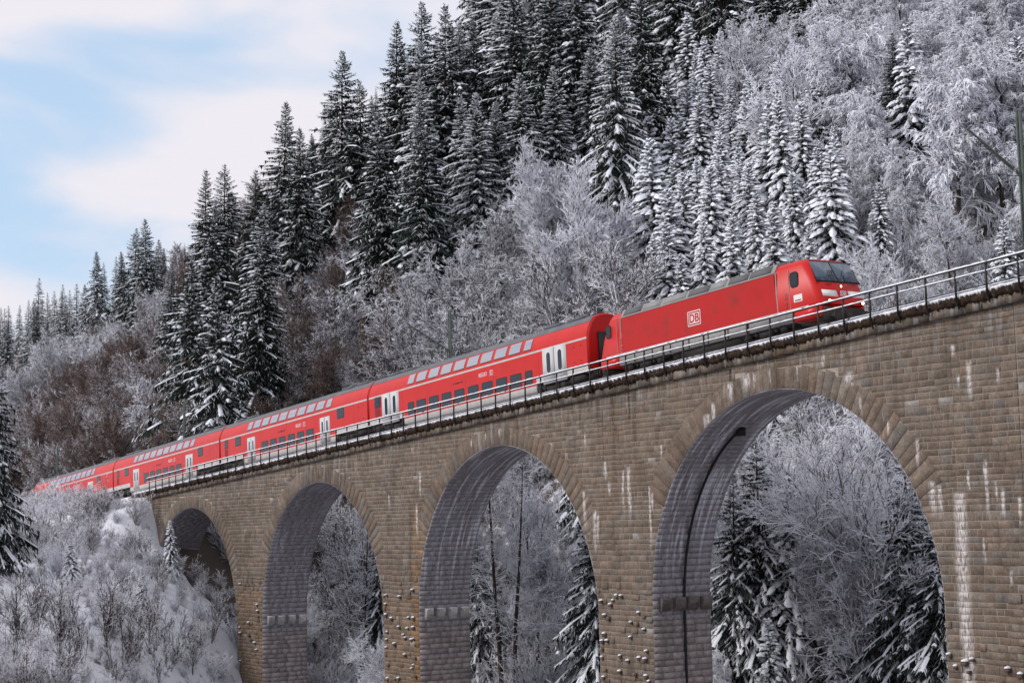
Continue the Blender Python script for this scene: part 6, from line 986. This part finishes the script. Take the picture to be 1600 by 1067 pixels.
def broadleaf(seed, H, spread, style, snowp=.95, snowmat='frost', barkmat='twig_grey', tww=.021, dens=1.0, hoar=.45):
    global HOAR; HOAR = hoar
    r = np.random.RandomState(seed); trop = {'fan': (0, 0, .07), 'dome': (0, 0, .13), 'weep': (0, 0, -.26), 'wild': (0, 0, .02), 'poor': (0, 0, .10)}[style]; trop = np.array(trop)
    ts = MB(); ns = 1 if style != 'poor' else 2
    O = np.zeros((ns, 3)); O[:, 0] = np.linspace(-.3, .3, ns) if ns > 1 else 0; O[:, 2] = -.8; D = nrmz(np.array([[.04*r.randn(), .04*r.randn(), 1]]*ns)); tl = H*(.62 if style in ('weep', 'poor') else .42)+.8
    P0 = branches(r, O, D, np.full(ns, tl), None, 6, .04, np.zeros(3)); tr0 = H*.0125
    for i in range(ns): ts.tube(P0[i], np.linspace(tr0, tr0*.5, 7), 7)
    nl = int({'fan': 11, 'dome': 13, 'weep': 15, 'wild': 10, 'poor': 14}[style])
    o, d, L, Rr = children(r, P0, D, np.full(ns, H*spread), np.full(ns, tr0), nl, .30 if style != 'poor' else .35, .35, 1.05, .62, .5)
    L = np.minimum(L, H*.5); o[:, 2] = np.maximum(o[:, 2], .5)
    if style == 'dome': L *= 1.0
    up = {'fan': .10, 'dome': .16, 'weep': .10, 'wild': .05, 'poor': -.02}[style]
    P1 = branches(r, o, d, L, Rr, 6, .10, np.array([0, 0, up]))
    # leader limbs from the trunk top
    o2 = np.repeat(P0[:, -1], 4, 0); d2 = nrmz(np.stack([r.uniform(-.6, .6, 4*ns), r.uniform(-.6, .6, 4*ns), np.ones(4*ns)], 1)); L2 = np.full(4*ns, H-tl)*r.uniform(.6, .9, 4*ns)
    P1b = branches(r, o2, d2, L2, None, 6, .09, trop*.3); P1 = np.concatenate([P1, P1b]); L = np.concatenate([L, L2]); Rr = np.concatenate([Rr, np.full(4*ns, tr0*.45)])
    b = MB(); mats = [M[barkmat], M[snowmat]]
    prisms(b, P1, np.maximum(Rr, .035), np.maximum(Rr*.35, .022), 0, 1, snowp*.75, r)
    o, d, L2, R2 = children(r, P1, None, L, Rr, int(8*dens), .15, .35, .95, .55, .5); P2 = branches(r, o, d, L2, R2, 5, .13, trop*.7)
    prisms(b, P2, np.maximum(R2, .026), np.full(len(R2), .018), 0, 1, snowp*.9, r)
    o, d, L3, R3 = children(r, P2, None, L2, R2, int(7*dens), .10, .35, .95, .52, .5); P3 = branches(r, o, d, L3, R3, 3, .16, trop)
    prisms(b, P3, np.full(len(R3), tww*1.1), np.full(len(R3), tww*.8), 0, 1, snowp, r, 1.2)
    o, d, L4, R4 = children(r, P3, None, L3, R3, int(4*dens)+1, .10, .35, .9, .60, .5); L4 = np.maximum(L4, .25); P4 = branches(r, o, d, L4, R4, 2, .18, trop*1.6)
    prisms(b, P4, np.full(len(R4), tww), np.full(len(R4), tww*.45), 0, 1, snowp, r, 1.3)
    return (H, ts.mesh('trunk', M['bark'], True), b.mesh('crown', mats))
def trunk_tree(seed, H):
    r = np.random.RandomState(seed); ts = MB(); P0 = branches(r, np.array([[0, 0, -1.]]), np.array([[.02, 0, 1.]]), np.array([H*.98+1]), None, 10, .018, np.zeros(3)); ts.tube(P0[0], np.linspace(H*.011, .03, 11), 8)
    o, d, L, R = children(r, P0, None, np.array([H*.26]), np.array([H*.009]), 34, .32, .9, 1.5, .75, .4); P1 = branches(r, o, d, L, R, 5, .10, np.array([0, 0, .03])); b = MB()
    prisms(b, P1, np.full(len(R), .035), np.full(len(R), .02), 0, 1, .85, r)
    o, d, L2, R2 = children(r, P1, None, L, R, 7, .15, .4, .9, .5, .5); P2 = branches(r, o, d, L2, R2, 3, .14, np.array([0, 0, -.03])); prisms(b, P2, np.full(len(R2), .022), np.full(len(R2), .014), 0, 1, .95, r)
    o, d, L3, R3 = children(r, P2, None, L2, R2, 5, .15, .4, .9, .55, .5); P3 = branches(r, o, d, L3, R3, 2, .14, np.array([0, 0, -.06])); prisms(b, P3, np.full(len(R3), .018), np.full(len(R3), .01), 0, 1, .95, r, 1.2)
    return (H, ts.mesh('trunk', M['bark'], True), b.mesh('crown', [M['twig_grey'], M['frost']]))
def shrub(seed, H, n, snowp, bark, tww=.013, hoar=.75):
    global HOAR; HOAR = hoar
    r = np.random.RandomState(seed); a = r.uniform(0, 6.28, n); le = r.uniform(.05, .55, n); D = np.stack([np.cos(a)*np.sin(le), np.sin(a)*np.sin(le), np.cos(le)], 1); O = np.stack([np.cos(a)*.12*r.rand(n), np.sin(a)*.12*r.rand(n), np.full(n, -.2)], 1)
    L = H*r.uniform(.5, 1.1, n)/np.cos(le)**.3; P1 = branches(r, O, D, L, None, 5, .09, np.array([0, 0, .02])); b = MB(); R = np.full(n, .02)
    prisms(b, P1, np.full(n, tww*1.5), np.full(n, tww*.7), 0, 1, snowp*.7, r)
    o, d, L2, R2 = children(r, P1, None, L, R, 9, .2, .3, .8, .38, .6); P2 = branches(r, o, d, L2, R2, 3, .13, np.array([0, 0, .04])); prisms(b, P2, np.full(len(R2), tww), np.full(len(R2), tww*.6), 0, 1, snowp, r, 1.2)
    o, d, L3, R3 = children(r, P2, None, L2, R2, 5, .15, .3, .8, .5, .6); P3 = branches(r, o, d, L3, R3, 2, .15, np.array([0, 0, .02])); prisms(b, P3, np.full(len(R3), tww*.9), np.full(len(R3), tww*.4), 0, 1, snowp, r, 1.3)
    return (H, None, b.mesh('twigs', [M[bark], M['frost']]))
PROTO = {
 'dark_spruce': [spruce(21, 25, 5.4, .30, wh=.36, nb=8, K=12, droop=.32, spine=.22, pads=.14, tw=.15), spruce(22, 25, 4.8, .22, wh=.36, nb=8, K=12, droop=.42, spine=.2, pads=.08, tw=.15), spruce(23, 25, 6.0, .34, wh=.38, nb=8, K=13, droop=.38, spine=.3, pads=.22, ragged_=.42, tw=.15), spruce(24, 25, 4.5, .18, wh=.36, nb=8, K=12, droop=.25, spine=.12, pads=.04, ragged_=.35, tw=.15), spruce(25, 25, 5.3, .40, wh=.38, nb=8, K=12, droop=.52, spine=.4, pads=.30, ragged_=.35, tw=.15), spruce(26, 25, 6.3, .26, wh=.44, nb=8, K=13, droop=.34, spine=.25, pads=.18, ragged_=.5, tw=.16)],
 'far_spruce': [spruce(31, 19, 3.3, .4, wh=.42, nb=6, K=7, droop=.3, tw=.16, cold=True), spruce(32, 19, 2.8, .32, wh=.42, nb=6, K=7, droop=.4, tw=.16, cold=True), spruce(33, 19, 3.7, .42, wh=.45, nb=6, K=7, droop=.35, tw=.16, cold=True)],
 'snow_spruce': [spruce(41, 13, 2.7, .55, psz=1.3, wh=.40, nb=8, K=9, droop=.42, pads=1.1, spine=.9, tw=.12, ragged_=.22, cold=True), spruce(42, 13, 2.3, .5, psz=1.3, wh=.40, nb=8, K=9, droop=.5, pads=1.0, spine=.9, tw=.12, ragged_=.22, cold=True), spruce(43, 13, 3.0, .6, psz=1.4, wh=.44, nb=8, K=9, droop=.38, pads=1.2, spine=.9, tw=.12, ragged_=.28, cold=True), spruce(44, 13, 2.5, .5, psz=1.2, wh=.38, nb=8, K=9, droop=.6, pads=.95, spine=.8, tw=.12, ragged_=.25, cold=True)],
 'big_snow_spruce': [spruce(51, 22, 5.2, .62, wh=.40, K=13, droop=.55, psz=.7, pads=.8, spine=.8, tw=.13), spruce(52, 22, 4.8, .7, wh=.36, K=13, droop=.35, psz=.7, pads=.75, spine=.8, tw=.13, ragged_=.2)],
 'arch_spruce': [spruce(61, 16, 3.7, .42, wh=.30, K=13, droop=.62, pads=.9, psz=.5, spine=.75, tw=.10, cold=True), spruce(62, 16, 3.2, .36, wh=.30, K=13, droop=.7, pads=.8, psz=.5, spine=.7, tw=.10, cold=True)],
 'frost_tree': [broadleaf(71, 12, .62, 'fan', tww=.026, hoar=.25, snowp=.88), broadleaf(72, 12, .70, 'wild', snowp=.82, tww=.026, hoar=.1), broadleaf(73, 12, .60, 'fan', snowp=.75, tww=.025, hoar=.1), broadleaf(74, 12, .66, 'wild', tww=.027, hoar=.3, snowp=.9)],
 'frost_dome': [broadleaf(81, 15, .62, 'dome', dens=1.5, tww=.030, hoar=.85)],
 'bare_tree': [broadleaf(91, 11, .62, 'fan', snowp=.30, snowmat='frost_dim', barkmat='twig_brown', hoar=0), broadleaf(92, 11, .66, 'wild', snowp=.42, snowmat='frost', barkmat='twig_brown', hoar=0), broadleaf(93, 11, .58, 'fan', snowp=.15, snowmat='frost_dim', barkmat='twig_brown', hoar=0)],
 'frost_birch': [broadleaf(101, 14, .50, 'weep', tww=.034, dens=1.25, hoar=.8), broadleaf(102, 14, .56, 'weep', tww=.034, dens=1.25, hoar=.8), broadleaf(103, 14, .46, 'weep', tww=.034, dens=1.15, hoar=.8), broadleaf(104, 14, .60, 'wild', tww=.032, dens=1.1, hoar=.8)],
 'bare_trunk_tree': [trunk_tree(111, 18)],
 'shrub': [shrub(121, 2.2, 14, .9, 'twig_grey'), shrub(122, 2.2, 18, .7, 'twig_brown'), shrub(123, 2.2, 10, .85, 'twig_grey'), shrub(124, 2.2, 20, .95, 'twig_grey', .015), shrub(125, 2.2, 12, .5, 'twig_brown'), shrub(126, 2.2, 16, .8, 'twig_brown')],
}
BW = list(PROTO['shrub']); PROTO['tall_shrub'] = [shrub(131, 4.5, 9, .45, 'bark', .016, 0), shrub(132, 4.5, 12, .4, 'bark', .016, 0), shrub(133, 4.5, 7, .5, 'bark', .017, 0)]
CATS = {'tall_shrub': ('tall_shrub', 'shrub'), 'dark_spruce': ('spruce_tree', 'tree'), 'snow_spruce': ('snowy_spruce_tree', 'tree'), 'frost_tree': ('frosted_broadleaf_tree', 'tree'), 'frost_dome': ('frosted_broadleaf_tree', 'tree'), 'bare_tree': ('bare_broadleaf_tree', 'tree'), 'frost_birch': ('frosted_birch_tree', 'tree'), 'bare_trunk_tree': ('bare_trunk_tree', 'tree'), 'shrub': ('shrub', 'shrub')}
PROTO['arch_tree'] = [broadleaf(141, 12, .60, 'fan', tww=.015, dens=1.3, hoar=.7, snowp=.97), broadleaf(142, 12, .64, 'wild', tww=.015, dens=1.3, hoar=.6, snowp=.95), broadleaf(143, 12, .52, 'weep', tww=.016, dens=1.2, hoar=.7, snowp=.97)]
rp = random.Random(9)
def plant(kind, x, y, z, h, w, label, group=None, first=False):
    key = kind; cam_d = math.hypot(x, y+DIST)
    if kind == 'dark_spruce':
        if cam_d > 290: key = 'far_spruce'
        elif x > -128 and z < -3 and y > 3: key = 'arch_spruce'
    if kind in ('frost_tree', 'frost_birch') and x > -128 and z < -3 and y > 3: key = 'arch_tree'
    if kind == 'snow_spruce' and h > 16.5: key = 'arch_spruce' if z < 0 else 'big_snow_spruce'
    pr = PROTO[key]; H, tm, cm = pr[rp.randrange(len(pr))]; s = h/H; wf = w*(1.0 if s > .55 or kind in ('shrub',) else 1.0)
    nm, cat = CATS[kind]; rz = rp.uniform(0, 6.28)
    if tm is None:
        o = link(nm, cm, None, (x, y, z), (0, 0, rz)); o.scale = (s*wf, s*wf, s); root = o
    else:
        root = empty(nm, (x, y, z), (rp.uniform(-.035, .035), rp.uniform(-.035, .035), rz)); root.scale = (s*wf, s*wf, s)
        link('trunk', tm, root); link('crown', cm, root)
    tag(root, label, cat, group)
    return root
SHORT = {
 'distant spruces on the low ridge': 'small distant dark spruce', 'pale frosted trees below the distant ridge': 'pale distant frosted tree', 'brown bare trees on the lower left slope': 'bare brown tree',
 'dark spruces on the left part of the slope': 'dark spruce', 'dark spruces of the high stand': 'dark spruce', 'brown bare trees above the coaches': 'bare brown tree', 'white netted trees above the coaches': 'frosted white twigged tree',
 'snowed spruces of the plantation': 'snow laden young spruce', 'dark spruces along the upper right edge': 'dark spruce at the top edge', 'weeping frosted birches of the right slope': 'frosted birch', 'frosted trees below the viaduct': 'frosted tree low behind the viaduct',
 'frosted trees seen through the largest arch': 'frosted tree in the largest arch', 'snowed spruces seen through the largest arch': 'snowed spruce in the largest arch', 'frosted trees seen through the middle arch': 'frosted tree in the middle arch',
 'dark spruces seen through the middle arch': 'dark spruce in the middle arch', 'frosted trees seen through the left arches': 'frosted tree in the left arches', 'snow dusted shrubs on the white bank': 'snow dusted leafless shrub',
 'tall dark shrubs at the foot of the bank': 'tall dark stemmed bare shrub', 'brown shrubs behind the rear coaches': 'leafless shrub', 'brush in front of the rearmost coach': 'frosted brush'}
MARKS = [((-188, 5, 1), 'the thin mast at the far left'), ((-168, 1, 4), 'the rearmost coach'), ((-148.4, 5, 8), 'the mast behind the third coach'), ((-141, 2, 5), 'the third coach'), ((-115, 2, 7), 'the second coach'), ((-98.3, 5, 12), 'the mast behind the foremost coach'),
 ((-88, 2, 8), 'the foremost coach'), ((-70, 2, 10), 'the rear cab of the locomotive'), ((-57, 2, 11), 'the front cab of the locomotive'), ((-48.4, 5, 14), 'the mast at the right edge'), ((-143, 0, 2), 'the left end of the viaduct')]
for kind, x, y, z, h, w, lab, g in NAMED:
    plant(kind, x, y, float(terr(x, y)[0]), h, w, lab, g)
NM = {'tall dark spruce standing': 'the tall spruce at the ridge end', 'pointed dark spruce alone': 'the pointed spruce alone on the skyline', 'broad dark spruce with': 'the broad ragged skyline spruce', 'right one of the': 'the three highest skyline spires', 'dense dark spruce touching': 'the spruce where the sky ends',
 'spruce with thick white': 'the spruce with thick white pads', 'huge spruce with snow': 'the huge tufted spruce', 'broad spruce with even': 'the combed snowy spruce', 'big round frosted bush': 'the round frosted bush tree', 'heavily snowed spruce alone': 'the lone snowed spruce', 'pointed spruce standing clear': 'the pointed spruce on the low ridge',
 'lone spire near the': 'the lone spire at far left', 'pointed snowed spruce at': 'the pointed plantation spruce', 'narrow snowed spruce standing': 'the narrow spruce above the railing', 'spreading tree with snow': 'the spreading snow lined tree', 'frosted fan shaped tree': 'the fan shaped frosted tree', 'snowed spruce at the left': 'the left rim spruce of the plantation',
 'weeping frosted birch near': 'the birch in the upper right corner', 'tall weeping frosted birch': 'the tall weeping birch', 'small snowed spruce on': 'the small spruce before the leftmost arch', 'tiny snowed spruce in': 'the tiny spruce amid the bank', 'tiny dark spruce in': 'the tiny dark spruce atop the bank', 'big snowed spruce seen': 'its big left spruce',
 'snowed spruce seen at': 'its right hand spruce', 'frosted birch in the middle': 'its middle birch', 'straight bare trunk with': 'its straight bare trunk', 'white branched tree filling': 'the white branched tree', 'bright snowed spruce in': 'the bright spruce behind the locomotive', 'pale frosted tree with': 'the pale tree under the ridge'}
for kind, x, y, z, h, w, lab, g in NAMED:
    for k_, v_ in NM.items():
        if lab.startswith(k_): MARKS.append(((x, y, z+h*.6), v_))
CM = sc.camera.matrix_world.inverted()
def view(p):
    q = CM @ Vector(p); return np.array([q.x/-q.z, q.y/-q.z])*2610
MV = [(view(p), n) for p, n in MARKS]
def describe(g, kind, x, y, z, h):
    v = view((x, y, z+h*.6)); inside = 'arch' in g
    ok = [(np.hypot(*((v-q)*np.array([1, 1.15]))), q, n) for q, n in MV if n.startswith('its ') == ('largest' in g or 'middle' in g and n == 'its straight bare trunk') and not (('largest' in g) and 'trunk' in n)]
    d_, q, n = min(ok, key=lambda t: t[0]); dx, dy = v-q
    if abs(dx) > abs(dy)*1.3: way = 'left of' if dx < 0 else 'right of'
    elif dy > 0: way = 'above' if abs(dx) < abs(dy)*.45 else ('above and left of' if dx < 0 else 'above and right of')
    else: way = 'below' if abs(dx) < abs(dy)*.45 else ('below and left of' if dx < 0 else 'below and right of')
    near_ = 'just ' if d_ < 55 else ('well ' if d_ > 130 else '')
    big = PROTO[kind][0][0]; sz = 'small ' if h < big*.62 else ('tall ' if h > big*.98 else '')
    base = SHORT[g]
    if base.startswith(('small', 'tall')): sz = ''
    s_ = sz+base+' '+near_+way+' '+n; wd = s_.split()
    return ' '.join(wd) if len(wd) <= 16 else base+' '+way+' '+n
fill = []
for kind, g, L_ in FILL:
    for x, y, z, h, w in L_: fill.append([kind, g, x, y, h, w, describe(g, kind, x, y, z, h), view((x, y, z+h*.6))[0]])
same = {}
for f in fill: same.setdefault(f[6], []).append(f)
ORD = ['', 'second', 'third', 'fourth', 'fifth', 'sixth', 'seventh', 'eighth', 'ninth']; CNT = ['', '', 'two', 'three', 'four', 'five', 'six', 'seven', 'eight', 'nine']
for lab, fs in same.items():
    n = len(fs)
    if 2 <= n <= 9:
        fs.sort(key=lambda f: f[7])
        for i, f in enumerate(fs):
            pre = 'leftmost' if i == 0 else ('rightmost' if i == n-1 else ORD[i]+' from left'); t_ = lab+', '+pre+' of '+CNT[n]
            if len(t_.split()) > 16: t_ = lab.replace('just ', '').replace('well ', '').replace('the ', '', 1)+', '+pre+' of '+CNT[n]
            if len(t_.split()) <= 16: f[6] = t_
for kind, g, x, y, h, w, lab, _ in fill: plant(kind, x, y, float(terr(x, y)[0])-.1, h, w, lab, g)
# dead grass and seedlings poking through the snow of the bank
def bank_grass():
    r = np.random.RandomState(77); n = 26000; X = r.uniform(-150, -62, n); Y = r.uniform(-48, -1.5, n); keep = (X < -100)|(Y > -60); X, Y = X[keep], Y[keep]
    cl = hashnoise(X, Y, .8)+r.normal(0, .25, len(X)) > -.05; X, Y = X[cl], Y[cl]; n = len(X)
    Z = terr(X, Y)+hashnoise(X, Y, 1.1)*.28; m = n*5; I = np.repeat(np.arange(n), 5); a = r.uniform(0, 6.28, m); l = r.uniform(.15, .5, m); o = np.stack([X[I]+r.normal(0, .12, m), Y[I]+r.normal(0, .12, m), Z[I]-.05], 1)
    d = nrmz(np.stack([np.cos(a)*.5, np.sin(a)*.5, np.ones(m)], 1)); s = np.stack([-np.sin(a), np.cos(a), np.zeros(m)], 1)*.012
    V = np.stack([o-s, o+s, o+d*l[:, None]], 1).reshape(-1, 3); b = MB(); b.add(V, np.arange(3*m).reshape(m, 3), (r.rand(m) < .5).astype(int))
    tag(link('dead_grass', b.mesh('dead_grass', [M['twig_brown'], M['frost']])), 'dry grass stalks poking through the snow of the bank', 'grass', kind='stuff')
bank_grass()
# low frosted brushwood covering the forest floor: one mass
def brushwood(nm, brown, label, seed):
    src = bpy.data.collections.new('brushwood_source')
    for i, p in enumerate([BW[k] for k in ((1, 4, 5) if brown else (0, 3, 2))]):
        o = bpy.data.objects.new('brush_clump', p[2]); src.objects.link(o)
    r = np.random.RandomState(seed); n = 15000; X = r.uniform(-330, 10, n); Y = 6.5+r.uniform(0, 1, n)**1.15*125
    cell = {}; keep = []
    for i in range(n):
        k_ = (int(X[i]//1.9), int(Y[i]//1.9))
        if k_ not in cell: cell[k_] = 1; keep.append(i)
    X, Y = X[keep], Y[keep]; Z = terr(X, Y)
    d = np.hypot(X, Y+DIST); q = np.stack([X, Y+DIST, Z], 1) @ np.array(sc.camera.matrix_world.to_3x3()); px = 800+2610*q[:, 0]/-q[:, 2]; py = 533-2610*q[:, 1]/-q[:, 2]
    isb = (px+r.normal(0, 45, n_ := len(X)) < 520) & (py < 760) & (py > 380); sel = (d < (300 if brown else 235)) & (Z > -19) & (isb if brown else ~isb); X, Y, Z, d = X[sel], Y[sel], Z[sel], d[sel]; n = len(X)
    me = bpy.data.meshes.new(nm); me.vertices.add(n); me.vertices.foreach_set('co', np.stack([X, Y, Z], 1).astype(np.float32).ravel())
    sc_ = me.attributes.new('size', 'FLOAT', 'POINT'); sc_.data.foreach_set('value', (r.uniform(.7, 1.9, n)*(1+np.clip(d-180, 0, 200)/200)).astype(np.float32))
    o = link(nm, me); tag(o, label, 'brushwood', kind='stuff')
    ng = bpy.data.node_groups.new('brushwood', 'GeometryNodeTree'); ng.interface.new_socket('Geometry', in_out='INPUT', socket_type='NodeSocketGeometry'); ng.interface.new_socket('Geometry', in_out='OUTPUT', socket_type='NodeSocketGeometry')
    N = ng.nodes; L = ng.links; gi = N.new('NodeGroupInput'); go = N.new('NodeGroupOutput'); ip = N.new('GeometryNodeInstanceOnPoints'); ci = N.new('GeometryNodeCollectionInfo'); mp = N.new('GeometryNodeMeshToPoints')
    ci.inputs['Collection'].default_value = src; ci.inputs['Separate Children'].default_value = True; ip.inputs['Pick Instance'].default_value = True
    rv = N.new('FunctionNodeRandomValue'); rv.data_type = 'FLOAT_VECTOR'; rv.inputs[0].default_value = (-.15, -.15, 0); rv.inputs[1].default_value = (.15, .15, 6.28)
    na = N.new('GeometryNodeInputNamedAttribute'); na.data_type = 'FLOAT'; na.inputs['Name'].default_value = 'size'
    L.new(gi.outputs[0], mp.inputs['Mesh']); L.new(mp.outputs[0], ip.inputs['Points']); L.new(ci.outputs[0], ip.inputs['Instance']); L.new(rv.outputs[0], ip.inputs['Rotation']); L.new(na.outputs[0], ip.inputs['Scale']); L.new(ip.outputs[0], go.inputs[0])
    md = o.modifiers.new('brushwood', 'NODES'); md.node_group = ng
brushwood('frosted_brushwood', False, 'frosted low brushwood filling the forest floor between the trees', 5)
brushwood('brown_brushwood', True, 'brown leafless brushwood on the lower left slope above the coaches', 6)
